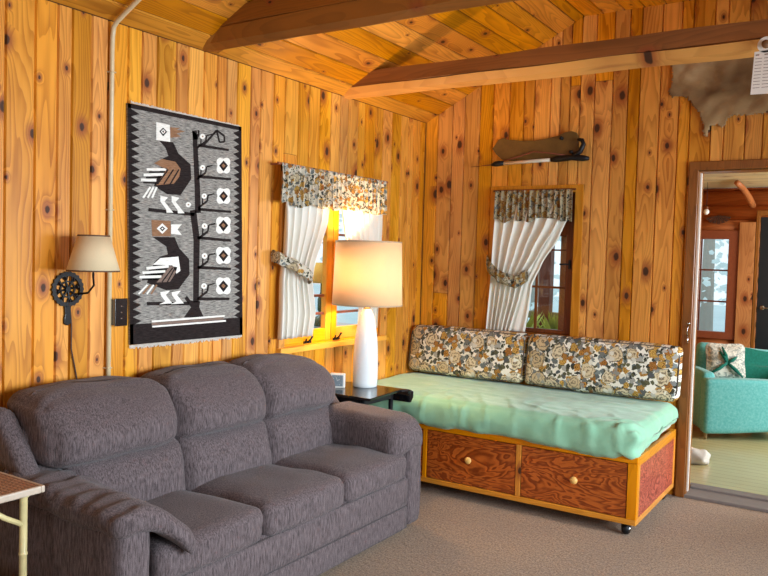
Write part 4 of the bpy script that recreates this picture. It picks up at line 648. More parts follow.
# ---------------------------------------------------------------- day bed box with drawers
bed = thing('daybed_frame', 'low wooden bed box with two figured drawers and golden rails, on casters', 'bed frame', (.94, -.5, 0))
X0, X1, YF, YBk, ZB, ZT = .012, 1.868, -.93, -.06, .066, .425
bm = bx(X0, X1, YF+.001, YBk, ZB, ZB+.03); link('bottom_rail', bm, M['rail'], bed, bevel=.004)
link('top_rail', bx(X0, X1, YBk-.03, YBk, ZT-.035, ZT), M['rail'], bed, bevel=.004); bm = bx(X0, X1, YF, YF+.03, ZT-.035, ZT); link('top_rail', bm, M['rail'], bed, bevel=.004)
for (a, b) in ((X0, X0+.03), (.585, .612), (1.192, 1.222), (1.838-.022, X1)):
    link('stile', bx(a, b, YF+.002, YF+.028, ZB+.03, ZT-.035), M['railz'], bed, bevel=.003)
for (a, b) in ((X0+.03, .585), (.612, 1.192), (1.222, 1.816)):
    d = link('drawer', bx(a+.003, b-.003, YF+.006, YF+.024, ZB+.034, ZT-.039), M['fir'], bed, bevel=.002)
    kx = (a+b)/2+(.018 if a > 1.2 else 0); bm = lathe(B(), [(.010, .0), (.010, -.010), (.019, -.016), (.021, -.024), (.016, -.031), (.006, -.034)], kx, YF+.006, .252, 24, 'y')
    k_ = link('knob', bm, plain('birch_knob', 'E8B868', .35), d, smooth=True); k_['label'] = 'round pale wooden knob'
link('bed_deck', bx(X0+.02, X1-.03, YF+.03, YBk-.03, ZT-.05, ZT-.03), M['rail'], bed)
for xa, m_ in ((X1-.024, 1), (X0, 0)):
    bm = bx(xa+.002, xa+.022, YF+.035, YBk-.03, ZB+.032, ZT-.05); link('end_panel', bm, M['firend'], bed)
    bm = bx(xa, xa+.0245, YF+.0295, YBk-.002, ZT-.05, ZT-.0005); link('end_rail', bm, M['raily'], bed, bevel=.003); bm = bx(xa, xa+.0245, YF+.031, YBk-.002, ZB, ZB+.032); link('end_rail', bm, M['raily'], bed, bevel=.003)
    bm = bx(xa, xa+.025, YF+.0285, YF+.05, ZB+.03, ZT-.045); link('end_stile', bm, M['railz'], bed, bevel=.003); link('end_stile', bx(xa, xa+.025, YBk-.04, YBk-.003, ZB+.03, ZT-.045), M['railz'], bed, bevel=.003)
link('back_panel', bx(X0+.03, X1-.03, YBk-.028, YBk-.01, ZB+.03, ZT-.04), M['rail'], bed)
for (x, y) in ((X1-.06, YF+.05), (X1-.05, YBk-.08), (X0+.06, YF+.05), (X0+.06, YBk-.06)):
    bm = lathe(B(), [(.018, -.020), (.028, -.015), (.031, -.004), (.031, .004), (.028, .015), (.018, .020)], x, y, .0315, 24, 'x')
    c_ = link('caster', bm, M['black'], bed, smooth=True)
    bm = lathe(B(), [(.012, -.023), (.013, .023)], x, y, .0315, 16, 'x'); tube(bm, [(x, y, .067), (x+.024, y, .055), (x+.024, y, .034)], .004); tube(bm, [(x, y, .067), (x-.024, y, .055), (x-.024, y, .034)], .004); link('caster_fork', bm, M['chrome'], c_, smooth=True)
# mattress under a mint blanket
def mt(t, p): 
    p = p.copy(); p.z += .004*(1-t.x**2); return p
tag(link('mattress', softbox(B(), (.935, -.49, .497), (.915, .44, .068), .035, (20, 14, 6), mt), plain('mattress_ticking', 'C9CFC0', .9), smooth=True), 'mattress hidden under the mint green blanket', 'mattress')
def bl(t, p):
    p = p.copy()
    u, v, w = t.x, t.y, t.z
    front = sst(.75, 1, -v); right = sst(.8, 1, u)
    if w > 0:
        p.z += .016*(1-u**6)*(1-v**6)*.6+.006*nz(p.x*3, p.y*3, 1)
        p.z += .002*nz(p.x*10, p.y*14, 5)
    lim = sst(.2, -1, w)
    # front drop wavers, and bulges over the edge
    fr = -v if -v > 0 else 0
    p.y -= fr**20*(.018*math.sin((w+1)*1.6)+.008*nz(p.x*9, 3, p.z*4)*(1-w)+.003*math.sin(p.x*34+nz(p.x*3)*5)*(1-w)/2)
    if w < 0 and v < -.8: p.z += .018*nz(p.x*5, 8)+.006*math.sin(p.x*9)-.016*sst(.3, 1, u)
    if u > .85: 
        p.x += .020*math.sin((w+1)*1.5)*sst(.85, 1, u)+.012*nz(p.y*8, p.z*5, 2)
        if w < 0: p.z += .035*sst(-1, .6, v)
    # corner folds
    k = sst(.75, 1, u)*sst(.5, 1, -v)
    p.z += .012*k*math.sin((p.x-p.y)*60); p.x += .01*k*math.sin(p.z*60)
    cr = max(0, 1-abs(nz(p.x*5+p.y*3, p.y*6-p.x*2, 8))*14)*.008*sst(-.1, .8, -v)
    p.z += cr; p.y -= cr*(1 if w < .9 else 0)
    return p+wr(p, .004, 16, 2)
tag(link('blanket', softbox(B(), (.928, -.498, .497), (.930, .448, .088), .04, (110, 60, 16), bl), M['blanket'], smooth=True), 'mint green blanket tucked over the day bed mattress', 'blanket')
def cushion(name, xa, xb, label, k):
    w_ = (xb-xa)/2
    def fn(t, p):
        p = p.copy(); p.y -= .022*(1-t.x**4)*(1-t.z**4)*(1 if t.y < 0 else 0); p.z += .006*(1-t.x**2)*t.z
        a = math.radians(9)
        return Vector((p.x, p.y*math.cos(a)-(-p.z)*math.sin(a)*1.0, p.z*math.cos(a)))+wr(p, .004, 9, k)
    cz = .775; root = thing(name, label, 'cushion', ((xa+xb)/2, -.125, .61), 'flowered back cushions on the day bed')
    link('cover', softbox(B(), ((xa+xb)/2, -.128, cz), (w_, .055, .165), .035, (40, 8, 18), fn), M['floral'], root, smooth=True)
    pts = []
    for q in range(60):
        th = TAU*q/60; ex = 9
        cx, sz = math.cos(th), math.sin(th); r = (abs(cx)**ex+abs(sz)**ex)**(-1/ex)
        x, z = cx*r*(w_-.006), sz*r*.159; a = math.radians(9)
        pts.append(((xa+xb)/2+x, -.128-.040+z*math.sin(a)-.004, cz+z*math.cos(a)))
    link('piping', tube(B(), pts, .0045, 6, closed=True), plain('dark_piping', '5A5048', .8), root, smooth=True)
cushion('back_cushion', .02, .908, 'flowered rectangular back cushion in the corner of the room', 1)
cushion('back_cushion', .920, 1.895, 'flowered rectangular back cushion next to the doorway', 2)
# ---------------------------------------------------------------- lamp table, lamp, clock
tz = .635
tb = thing('side_table', 'black lacquered drop leaf side table between sofa and day bed', 'table', (.26, -1.17, 0))
bm = B(); prism(bm, [(.04, -1.425, tz-.016), (.525, -1.425, tz-.016), (.49, -1.045, tz-.016), (.04, -1.045, tz-.016)], (0, 0, .016)); link('tabletop', bm, M['blackgloss'], tb, bevel=.004)
bm = prism(B(), [(.492, -1.047, tz-.001), (.53, -1.00, tz-.003), (.545, -.985, tz-.012), (.54, -.978, tz-.05), (.525, -.978, tz-.085), (.52, -.99, tz-.085), (.525, -1.0, tz-.04), (.52, -1.02, tz-.018), (.492, -1.047, tz-.015)], (-.43, 0, 0)); link('leaf', bm, M['blackgloss'], tb, bevel=.004)
bm = bx(.08, .45, -1.395, -1.38, tz-.06, tz-.016); box(bm, .08, .45, -1.09, -1.075, tz-.06, tz-.016); box(bm, .44, .455, -1.395, -1.075, tz-.055, tz-.016); link('apron', bm, M['black'], tb, bevel=.003)
for (x, y) in ((.07, -1.385), (.445, -1.385), (.445, -1.085), (.07, -1.085)):
    bm = tube(B(), [(x, y, 0), (x, y, tz-.3), (x, y, tz-.02)], [.009, .012, .014], 12); link('leg', bm, M['black'], tb, smooth=True)
bm = B(); tube(bm, [(.42, -1.38, .46), (.40, -1.36, .52), (.36, -1.34, tz-.02)], .006); link('brace', bm, M['brass'], tb, smooth=True)
LX, LY = .265, -1.10
lamp = thing('table_lamp', 'white ceramic table lamp with a large cream drum shade', 'lamp', (LX, LY, tz))
pr = [(.070, 0), (.075, .006), (.0755, .03), (.0765, .10), (.075, .18), (.071, .26), (.064, .33), (.054, .39), (.042, .435), (.030, .462), (.020, .474), (.018, .478)]
def ceramic():
    n = NT('white_crackle_ceramic'); o = n.obj(); v = n.n('ShaderNodeTexVoronoi', {'Vector': o, 'Scale': 120.0}, feature='DISTANCE_TO_EDGE')
    return n.finish(n.mix(n.sm(v.outputs[0], 0, .02), c4('CFD6DA'), c4('E4EAEC')), .18, spec=.6)
link('lamp_base', lathe(B(), pr, LX, LY, tz, 48), ceramic(), lamp, smooth=True)
link('lamp_neck', lathe(B(), [(.020, .474), (.021, .482), (.012, .488), (.012, .515), (.017, .52), (.017, .545), (.008, .55), (.006, .60)], LX, LY, tz, 24), M['brass'], lamp, smooth=True)
def shade_mat(name, col, thick=.5, warm=(1, .9, .72)):
    n = NT(name); o = n.obj(); s = n.sep(o)
    w = n.noise(n.VM('MULTIPLY', o, (300, 300, 40)), 1.0, 2); c = n.mix(w, c4(col), tuple([x*.92 for x in c4(col)[:3]]+[1]))
    d = n.n('ShaderNodeBsdfDiffuse', {'Color': c}); t = n.n('ShaderNodeBsdfTranslucent', {'Color': n.mix(.5, c, (*warm, 1))})
    mx = n.n('ShaderNodeMixShader', {0: thick, 1: d.outputs[0], 2: t.outputs[0]}); n.t.links.new(mx.outputs[0], n.out.inputs[0]); return n.m
sb, st_, zb, zt = .213, .200, tz+.496, tz+.884
bm = lathe(B(), [(sb, 0), (st_, zt-zb)], LX, LY, zb, 72, capb=False, capt=False)
sh = link('lamp_shade', bm, shade_mat('cream_shade', 'F4D3A6', .19), lamp, smooth=True, solid=.0015)
te = plain('shade_edge', 'B99A78', .7)
link('shade_trim', lathe(B(), [(sb+.002, .0), (sb+.002, .008), (sb-.002, .008), (sb-.002, 0)], LX, LY, zb, 72, capb=False, capt=False), te, sh)
bm = lathe(B(), [(st_+.002, -.008), (st_+.002, .0), (st_-.002, .0), (st_-.002, -.008)], LX, LY, zt, 72, capb=False, capt=False); link('shade_trim', bm, te, sh)
bm = B()
for k in range(3): a = TAU*k/3+.4; tube(bm, [(LX, LY, zt-.03), (LX+math.cos(a)*st_, LY+math.sin(a)*st_, zt-.006)], .0018, 6)
tube(bm, [(LX, LY, zb+.03), (LX+.05, LY+.01, zb+.10), (LX+.05, LY, zb+.25), (LX, LY, zt-.03)], .0018, 6); tube(bm, [(LX, LY, zb+.03), (LX-.05, LY-.01, zb+.10), (LX-.05, LY, zb+.25), (LX, LY, zt-.03), (LX, LY, zt-.01)], .0018, 6); link('shade_spider', bm, M['brass'], sh, smooth=True)
def emis(name, col, st):
    n = NT(name); e = n.n('ShaderNodeEmission', {'Color': (*col, 1), 'Strength': st}); n.t.links.new(e.outputs[0], n.out.inputs[0]); return n.m
bl_ = lathe(B(), [(.008, -.05), (.016, -.03), (.028, -.006), (.030, .008), (.022, .026), (.008, .034)], LX-.03, LY-.06, 1.27, 24)
link('bulb', bl_, emis('warm_bulb', (1.0, .72, .38), 6), lamp, smooth=True)
pd = bpy.data.lights.new('lamp_glow', 'POINT'); pd.energy = 38; pd.color = (1, .68, .36); pd.shadow_soft_size = .03
po = bpy.data.objects.new('lamp_glow', pd); COL.objects.link(po); po.location = (LX-.03, LY-.06, 1.325)
ck = thing('desk_clock', 'small white square clock on the black side table beside the lamp', 'clock', (.17, -1.26, tz))
R_ = Matrix.Rotation(math.radians(28), 4, 'Z')
def rot(bm, c, a):
    bmesh.ops.rotate(bm, verts=bm.verts, cent=Vector(c), matrix=Matrix.Rotation(math.radians(a), 3, 'Z')); return bm
cc = (.172, -1.255, tz+.045)
link('clock_case', rot(bx(cc[0]-.045, cc[0]+.045, cc[1]-.016, cc[1]+.016, tz, tz+.088), cc, 28), M['white'], ck, bevel=.006, seg=3)
link('clock_face', rot(bx(cc[0]-.034, cc[0]+.034, cc[1]-.018, cc[1]-.014, tz+.011, tz+.077), cc, 28), plain('slate_dial', '7E8C94', .4), ck, bevel=.002)
bm = B(); 
for k in range(12):
    a = TAU*k/12; q = prism(bm, [(cc[0]+math.cos(a)*.022, cc[1]-.0186, cc[2]+math.sin(a)*.022), (cc[0]+math.cos(a)*.029-.001, cc[1]-.0186, cc[2]+math.sin(a)*.029), (cc[0]+math.cos(a)*.029+.001, cc[1]-.0186, cc[2]+math.sin(a)*.029+.001)], (0, .001, 0))
tube(bm, [(cc[0], cc[1]-.019, cc[2]), (cc[0]+.014, cc[1]-.019, cc[2]+.008)], .0012, 6); tube(bm, [(cc[0], cc[1]-.019, cc[2]), (cc[0]-.008, cc[1]-.019, cc[2]+.022)], .001, 6)
link('clock_hands', rot(bm, cc, 28), M['white'], ck)

# ---------------------------------------------------------------- wall sconce, its iron trivet plate, pipe, switch
sc = thing('wall_lamp', 'wall lamp on a black iron trivet bracket with a beige cone shade', 'wall lamp', (.0, -2.99, 1.25))
TY, TZ = -2.968, 1.253
bm = B(); seg = 60; N = 20
def ring(bm, r0, r1, x0, x1, cy, cz, seg=48, scal=0.0, ns=22):
    V_ = [[bm.verts.new((x, cy+math.cos(TAU*k/seg)*(r+(scal*math.cos(ns*TAU*k/seg) if out else 0)), cz+math.sin(TAU*k/seg)*(r+(scal*math.cos(ns*TAU*k/seg) if out else 0)))) for k in range(seg)] for (r, x, out) in ((r1, x0, 1), (r1, x1, 1), (r0, x1, 0), (r0, x0, 0))]
    for i in range(4):
        a, b = V_[i], V_[(i+1) % 4]
        for k in range(seg): bm.faces.new((a[k], a[(k+1) % seg], b[(k+1) % seg], b[k]))
ring(bm, .056, .074, .002, .012, TY, TZ, 110, .0025, 22); ring(bm, .030, .036, .003, .010, TY, TZ); ring(bm, 0.0005, .011, .002, .013, TY, TZ)
for k in range(8):
    a = TAU*k/8+.2; tube(bm, [(.007, TY+math.cos(a)*.01, TZ+math.sin(a)*.01), (.008, TY+math.cos(a)*.06, TZ+math.sin(a)*.06)], .0045, 8)
    for dd in (-.24, .24): tube(bm, [(.007, TY+math.cos(a)*.034, TZ+math.sin(a)*.034), (.007, TY+math.cos(a+dd)*.058, TZ+math.sin(a+dd)*.058)], .003, 6)
for k in range(8): a = TAU*k/8+.2; lathe(bm, [(.005, 0), (.006, .003), (.003, .006)], .010, TY+math.cos(a)*.047, TZ+math.sin(a)*.047, 10, 'x')
bmesh.ops.recalc_face_normals(bm, faces=bm.faces)
link('trivet_plate', bm, M['iron'], sc)
bm = prism(B(), [(.002, TY-.016, TZ-.068), (.002, TY+.016, TZ-.068), (.002, TY+.012, TZ-.105), (.002, TY+.017, TZ-.125), (.002, TY+.016, TZ-.145), (.002, TY, TZ-.154), (.002, TY-.016, TZ-.145), (.002, TY-.017, TZ-.125), (.002, TY-.012, TZ-.105)], (.010, 0, 0)); link('trivet_handle', bm, M['iron'], sc, bevel=.003)
SX, SY = .155, -2.952
bm = tube(B(), [(.012, TY+.05, TZ-.02), (.05, TY+.068, TZ-.015), (.10, TY+.06, TZ+.02), (SX, SY, TZ+.055), (SX, SY, TZ+.13)], .0045, 8); lathe(bm, [(.013, 0), (.015, .02), (.015, .045), (.009, .05)], SX, SY, 1.335, 16); link('arm', bm, M['black'], sc, smooth=True)
bm = lathe(B(), [(.104, 0), (.062, .148)], SX, SY, 1.334, 64, capb=False, capt=False); sh = link('lamp_shade', bm, shade_mat('beige_shade', 'EED9B2', .25), sc, smooth=True, solid=.0015)
bm = lathe(B(), [(.1055, 0), (.1045, .006), (.102, .006), (.102, 0)], SX, SY, 1.333, 64, capb=False, capt=False); tb_ = plain('dark_brown_binding', '5E4028', .7); link('shade_trim', bm, tb_, sh); bm = lathe(B(), [(.0645, 0), (.0635, .006), (.061, .006), (.061, 0)], SX, SY, 1.477, 64, capb=False, capt=False); link('shade_trim', bm, tb_, sh)
link('bulb', lathe(B(), [(.010, 0), (.020, .02), (.028, .045), (.024, .068), (.008, .08)], SX, SY, 1.385, 20), plain('unlit_bulb', 'E8E4DA', .3), sc, smooth=True)
cordp = [(.008, -2.985, 1.12), (.008, -2.965, 1.02), (.007, -2.945, .93), (.007, -2.93, .85), (.006, -2.935, .60)]
bm = tube(B(), [(.010, TY+.005, TZ-.06), (.009, TY+.012, 1.17), (.008, TY+.02, 1.10), (.008, -2.948, 1.0), (.007, -2.925, .9), (.007, -2.905, .80), (.006, -2.90, .60), (.006, -2.90, .30)], .003, 8)
link('cord', bm, plain('brown_cord', '4A3020', .6), sc, smooth=True)
clipm = plain('cream_clip', 'C9B48E', .4)
pipe = thing('conduit_pipe', 'cream painted pipe rising up the left wall beside the bird rug', 'pipe', (.0, -2.765, .0))
pts = [(.014, -2.762, .02), (.014, -2.768, 2.30), (.016, -2.768, 2.355), (.024, -2.768, 2.395)]+[(.045+.1*k, -2.768, 2.395+.020+.1*k*SL) for k in range(0, 11)]
link('tube', tube(B(), pts, .0105, 14), plain('cream_enamel', 'D8C29A', .35), pipe, smooth=True)
for z in (.9, 1.6, 2.2): link('pipe_clip', tube(B(), [(.0, -2.783, z), (.026, -2.777, z), (.026, -2.757, z), (.0, -2.750, z)], .003, 6), clipm, pipe)
sw = thing('wall_outlet', 'black outlet in a grey metal box on the left wall beside the pipe', 'outlet', (0, -2.74, 1.145))
link('outlet_box', bx(0, .045, -2.757, -2.697, 1.09, 1.205), plain('grey_zinc', '8E8880', .4, .5), sw, bevel=.003)
link('outlet_plate', bx(.045, .050, -2.760, -2.694, 1.086, 1.209), M['blackgloss'], sw, bevel=.002)
bm = B(); 
for z in (1.12, 1.147, 1.175): link('outlet_screw', lathe(B(), [(.004, 0), (.003, .002)], .050, -2.727, z, 10, 'x'), M['chrome'], sw)

# ---------------------------------------------------------------- plaque with the old spear gun, hide, hanging card
pq = [(.555, 2.205), (.572, 2.222), (.598, 2.262), (.645, 2.275), (.66, 2.262), (.70, 2.256), (.78, 2.246), (.87, 2.243), (.95, 2.250), (1.03, 2.264), (1.075, 2.283), (1.12, 2.290), (1.155, 2.278), (1.172, 2.245), (1.165, 2.205), (1.185, 2.165), (1.178, 2.13), (1.13, 2.110), (1.02, 2.106), (.92, 2.106), (.80, 2.108), (.70, 2.112), (.63, 2.125), (.585, 2.165)]
tag(link('wooden_plaque', prism(B(), [(a, -.006, b) for a, b in pq], (0, -.022, 0)), plain('walnut_plaque', '6E5226', .45, var=.35, scale=12), bevel=.004), 'dark irregular wooden plaque on the back wall above the window', 'plaque')
gn = thing('spear_gun', 'old pale barrelled spear gun hung across the dark wooden plaque', 'spear gun', (.85, -.05, 2.1))
link('barrel', tube(B(), [(.63, -.055, 2.092), (1.03, -.055, 2.104)], .0115, 14), plain('pale_barrel', 'D9CDB8', .35, .1), gn, smooth=True)
bm = tube(B(), [(.57, -.055, 2.087), (.60, -.055, 2.092), (.625, -.055, 2.094), (.66, -.055, 2.094)], [.010, .019, .019, .014], 14); link('muzzle', bm, M['black'], gn, smooth=True)
link('spear_tip', tube(B(), [(.41, -.055, 2.078), (.58, -.055, 2.088)], [.0015, .0035], 8), plain('rusty_tip', '6A3A24', .5, .5), gn, smooth=True)
bm = tube(B(), [(1.00, -.055, 2.103), (1.04, -.055, 2.106), (1.14, -.055, 2.112), (1.22, -.055, 2.104), (1.255, -.055, 2.100)], [.014, .021, .019, .020, .013], 14); link('receiver', bm, M['black'], gn, smooth=True)
bm = tube(B(), [(1.15, -.052, 2.118), (1.195, -.048, 2.15), (1.215, -.048, 2.195), (1.205, -.048, 2.222), (1.175, -.048, 2.23)], [.018, .017, .015, .014, .010], 12); link('grip', bm, M['black'], gn, smooth=True)
bm = tube(B(), [(.64, -.050, 2.108), (.76, -.045, 2.135), (.87, -.040, 2.166), (.98, -.045, 2.150), (1.10, -.050, 2.128)], .0042, 8); link('cord', bm, plain('red_brown_cord', '8A4A34', .6), gn, smooth=True)
for (x, z) in ((1.06, 2.245), (1.13, 2.15)): link('peg', lathe(B(), [(.012, 0), (.012, -.02), (.006, -.026)], x, -.028, z, 14, 'y'), M['black'], gn)
# hide: a stiff skin cut cell by cell along its ragged outline
hp = [(1.734, 2.70), (1.736, 2.647), (1.751, 2.573), (1.73, 2.502), (1.744, 2.458), (1.80, 2.462), (1.843, 2.443), (1.875, 2.39), (1.916, 2.353), (1.925, 2.30), (1.936, 2.274), (1.945, 2.21), (1.962, 2.20), (1.975, 2.262), (2.02, 2.278), (2.044, 2.237), (2.068, 2.306), (2.11, 2.325), (2.165, 2.316), (2.286, 2.324), (2.45, 2.31), (2.62, 2.33), (2.80, 2.22), (2.88, 2.25), (2.86, 2.38), (2.98, 2.47), (3.0, 2.68), (2.7, 2.74), (2.3, 2.72), (2.0, 2.73)]
def inside(x, z, P):
    r = False
    for (xa, za), (xb, zb) in zip(P, P[1:]+P[:1]):
        if (za > z) != (zb > z) and x < (xb-xa)*(z-za)/(zb-za)+xa: r = not r
    return r
bm = B(); cs = .008; vs = {}
def hv(i, j):
    if (i, j) not in vs:
        x, z = 1.70+i*cs, 2.18+j*cs
        vs[(i, j)] = bm.verts.new((x+.003*nz(x*60, z*60), -.012-.016*abs(nz(x*5, z*5, 4))-.008*nz(x*14, z*14), z+.004*nz(x*55, z*70, 3)))
    return vs[(i, j)]
for i in range(165):
    for j in range(72):
        x, z = 1.70+(i+.5)*cs+.012*nz(j*.7, i*.5), 2.18+(j+.5)*cs+.010*nz(i*.8, j*.4, 5)
        if inside(x, z, hp): bm.faces.new((hv(i, j), hv(i+1, j), hv(i+1, j+1), hv(i, j+1)))
def fur():
    n = NT('grey_brown_fur'); o = n.obj()
    b = n.noise(o, 3.0, 3, .5, .6); f = n.noise(n.VM('MULTIPLY', o, (60, 60, 240)), 1.0, 4, .8)
    col = n.ramp(b, [(.30, c4('6A4C2C')), (.45, c4('94754E')), (.58, c4('B4956A')), (.75, c4('DCC296'))])
    return n.finish(n.mix(f, n.mix(.35, col, (0.03, .02, .015, 1)), col), .9, bump=f, bs=.6, bd=.004, spec=.1, **{'Sheen Weight': .3})
tag(link('animal_hide', bm, fur(), smooth=True, solid=.006), 'grey brown animal hide spread on the back wall above the doorway', 'hide')
cd = thing('hanging_card', 'narrow white printed card hanging by a ring from the tie beam', 'card', (2.385, -1.09, 2.43))
yq = -1.092
R4 = [(2.347, 2.405), (2.425, 2.408), (2.418, 2.212), (2.338, 2.214)]
link('card', prism(B(), [(a, yq, b) for a, b in R4], (0, .002, 0)), plain('card_white', 'EDE6DC', .6, var=.04), cd)
bm = B()
for col_ in (0, 1):
    for k in range(11):
        f = .10+k*.075; L = R4[0][0]*(1-f)+R4[3][0]*f; Rr = R4[1][0]*(1-f)+R4[2][0]*f; z = 2.406-.194*f
        a = L+(Rr-L)*(.08 if col_ == 0 else .54); b = L+(Rr-L)*(.44 if col_ == 0 else .92)
        if k == 0 and col_ == 0: b = a+.015
        h = .006 if k == 0 else .0026; prism(bm, [(a, yq-.0004, z), (b, yq-.0004, z+.0004), (b, yq-.0004, z+h), (a, yq-.0004, z+h)], (0, .0004, 0))
link('print', bm, plain('grey_print', '8A7468', .7), cd)
bm = lathe(B(), [(.018, 0), (.036, 0), (.036, .002), (.018, .002)], 2.393, yq, 2.433, 32, 'y', capb=False, capt=False)
for k in range(32): pass
bm.verts.ensure_lookup_table(); 
link('ring', bm, plain('ring_white', 'EDE6DC', .6, var=.04), cd)
tag(link('peg', lathe(B(), [(.010, .02), (.010, -.012), (.017, -.014), (.017, -.026), (.012, -.030)], 2.393, -1.085, 2.433, 20, 'y'), plain('peg_brown', '7A5230', .5), smooth=True), 'round brown wooden peg on the tie beam carrying the card', 'peg')

# ---------------------------------------------------------------- rattan side table, lower left
rt = thing('rattan_table', 'small bamboo table with a woven top at the lower left beside the sofa arm', 'table', (.36, -3.70, 0))
rx0, rx1, ry0, ry1, rz = .10, .60, -3.98, -3.45, .645
def woven():
    n = NT('woven_brown_cane'); s = n.sep(n.obj()); a = n.M('MULTIPLY', s[0], 85); b = n.M('MULTIPLY', s[1], 60)
    chk = n.n('ShaderNodeTexChecker', {'Vector': n.comb(a, b), 'Scale': 1.0, 'Color1': (0, 0, 0, 1), 'Color2': (1, 1, 1, 1)}).outputs[1]
    w = n.M('ABSOLUTE', n.M('SINE', n.M('MULTIPLY', a, 3.14159))); w2 = n.M('ABSOLUTE', n.M('SINE', n.M('MULTIPLY', b, 3.14159)))
    h = n.M('ADD', n.M('MULTIPLY', chk, w), n.M('MULTIPLY', n.M('SUBTRACT', 1.0, chk), w2))
    return n.finish(n.mix(n.M('MULTIPLY', h, n.M('ADD', .6, n.M('MULTIPLY', n.noise(n.obj(), 25, 3), .6)), clamp=True), c4('4E3024'), c4('B98E72')), .5, bump=h, bs=.8)
link('tabletop', bx(rx0+.01, rx1-.01, ry0+.01, ry1-.01, rz-.020, rz-.001), woven(), rt)
cane = plain('pale_cane', 'DCCB92', .35, var=.2, scale=18); cane2 = plain('worn_edge', 'C9B8A4', .4, var=.2)
bm = bx(rx0, rx1, ry1-.014, ry1, rz-.024, rz); box(bm, rx0, rx1, ry0, ry0+.014, rz-.0235, rz-.0005); box(bm, rx0, rx0+.014, ry0+.013, ry1-.013, rz-.024, rz); box(bm, rx1-.014, rx1, ry0+.013, ry1-.013, rz-.024, rz); link('edge', bm, cane2, rt, bevel=.005, seg=3)
for (x, y) in ((rx1-.035, ry1-.055), (rx1-.035, ry0+.055), (rx0+.035, ry1-.055), (rx0+.035, ry0+.055)):
    pts = [(x, y, z) for z in (0, .2, .202, .208, .21, .42, .422, .428, .43, rz-.022)]; link('leg', tube(B(), pts, [.013, .0122, .014, .014, .0122, .0122, .014, .014, .0122, .0125], 14), cane, rt, smooth=True)
for x in (rx1-.035, rx0+.035):
    link('brace', tube(B(), [(x, ry1-.055, .52), (x, ry1-.12, .56), (x, ry1-.20, rz-.024)], .009, 10), cane, rt, smooth=True); bm = tube(B(), [(x, ry0+.055, .52), (x, ry0+.12, .56), (x, ry0+.20, rz-.024)], .009, 10); link('brace', bm, cane, rt, smooth=True)
bm = B(); box(bm, rx0+.03, rx1-.03, ry0+.05, ry1-.05, .300, .312); link('shelf', bm, plain('grey_white_shelf', 'C9C4BE', .5), rt, bevel=.003)
for (x, y) in ((rx1-.035, ry1-.055), (rx1-.035, ry0+.055), (rx0+.035, ry1-.055), (rx0+.035, ry0+.055)):
    bm = B(); tube(bm, [(x+math.cos(TAU*k/12)*.017, y+math.sin(TAU*k/12)*.017, .325+.004*math.sin(TAU*k/12)) for k in range(12)], .003, 6, closed=True)
    link('cane_binding', bm, cane, rt, smooth=True); bm = tube(B(), [(x+math.cos(TAU*k/12)*.016, y+math.sin(TAU*k/12)*.016, rz-.03) for k in range(12)], .003, 6, closed=True)
    link('cane_binding', bm, cane, rt, smooth=True)

# ---------------------------------------------------------------- the far room through the doorway
FX0, FX1, FY0, FY1, FZ = 1.12, 4.5, .12, 3.25, 2.2
def paintfloor():
    n = NT('painted_plank_floor'); s = n.sep(n.obj()); b = n.noise(n.obj(), 3, 3); f = n.noise(n.VM('MULTIPLY', n.obj(), (4, 80, 1)), 1.0, 3)
    gr = n.M('LESS_THAN', n.M('FRACT', n.M('MULTIPLY', s[1], 11.0)), .05)
    col = n.mix(n.M('ADD', n.M('MULTIPLY', b, .5), n.M('MULTIPLY', f, .4)), c4('A89C6C'), c4('CFC493'))
    col = n.mix(n.M('MULTIPLY', gr, .6), col, c4('4A4430')); return n.finish(col, .22, bump=f, bs=.05, spec=.6)
struct('floor_far_room', bx(FX0-.1, FX1+.1, .14, FY1+.1, -.08, -.004), paintfloor())
def logs(bm, place, a0, a1, z0, z1, holes=(), h=.145, mi=0):
    z = z0
    k = 0
    while z < z1-.01:
        zt_ = min(z+h, z1); ivs = [(a0, a1)]
        for H in holes:
            if H[2] < (z+zt_)/2 < H[3]:
                ivs = [q for (a, b) in ivs for q in ((a, min(b, H[0])), (max(a, H[1]), b)) if q[1]-q[0] > .01]
        for (a, b) in ivs:
            n = 8; P = [(math.sin(math.pi*i/n), z+(zt_-z)*i/n) for i in range(n+1)]
            v1 = [bm.verts.new(place(a, zz, -.035*d-.001)) for d, zz in P]; v2 = [bm.verts.new(place(b, zz, -.035*d-.001)) for d, zz in P]
            for i in range(n): f = bm.faces.new((v1[i], v2[i], v2[i+1], v1[i+1])); f.smooth = True
            b1 = [bm.verts.new(place(a, z, .10)), bm.verts.new(place(a, zt_, .10))]; b2 = [bm.verts.new(place(b, z, .10)), bm.verts.new(place(b, zt_, .10))]
            bm.faces.new(v1+[b1[1], b1[0]]); bm.faces.new(v2[::-1]+[b2[0], b2[1]]); bm.faces.new((b1[0], b1[1], b2[1], b2[0])); bm.faces.new((v1[-1], v2[-1], b2[1], b1[1])); bm.faces.new((v1[0], b1[0], b2[0], v2[0]))
        z = zt_; k += 1
    return bm
log_m = pine('far_log', 'C4763C', '8A4A22', mode='obj', axis='x', knots=.15, tint=.1, rough=.5)
FW = (1.12, 1.62, .76, 1.70)
struct('wall_far_room_back', logs(B(), lambda a, z, d: (a, FY1+d, z), FX0, FX1, 0, FZ, [(FW[0], FW[1], FW[2], FW[3]), (1.88, 2.62, 0, 1.93)]), log_m)
struct('wall_far_room_left', logs(B(), lambda a, z, d: (FX0-d, a, z), .14, FY1, 0, FZ), pine('far_log_side', 'C4763C', '8A4A22', mode='obj', axis='y', knots=.1, tint=.1))
FRW = (.95, 2.55, .7, 1.9)
struct('wall_far_room_right', logs(B(), lambda a, z, d: (FX1+d, a, z), .14, FY1, 0, FZ, [FRW]), log_m)
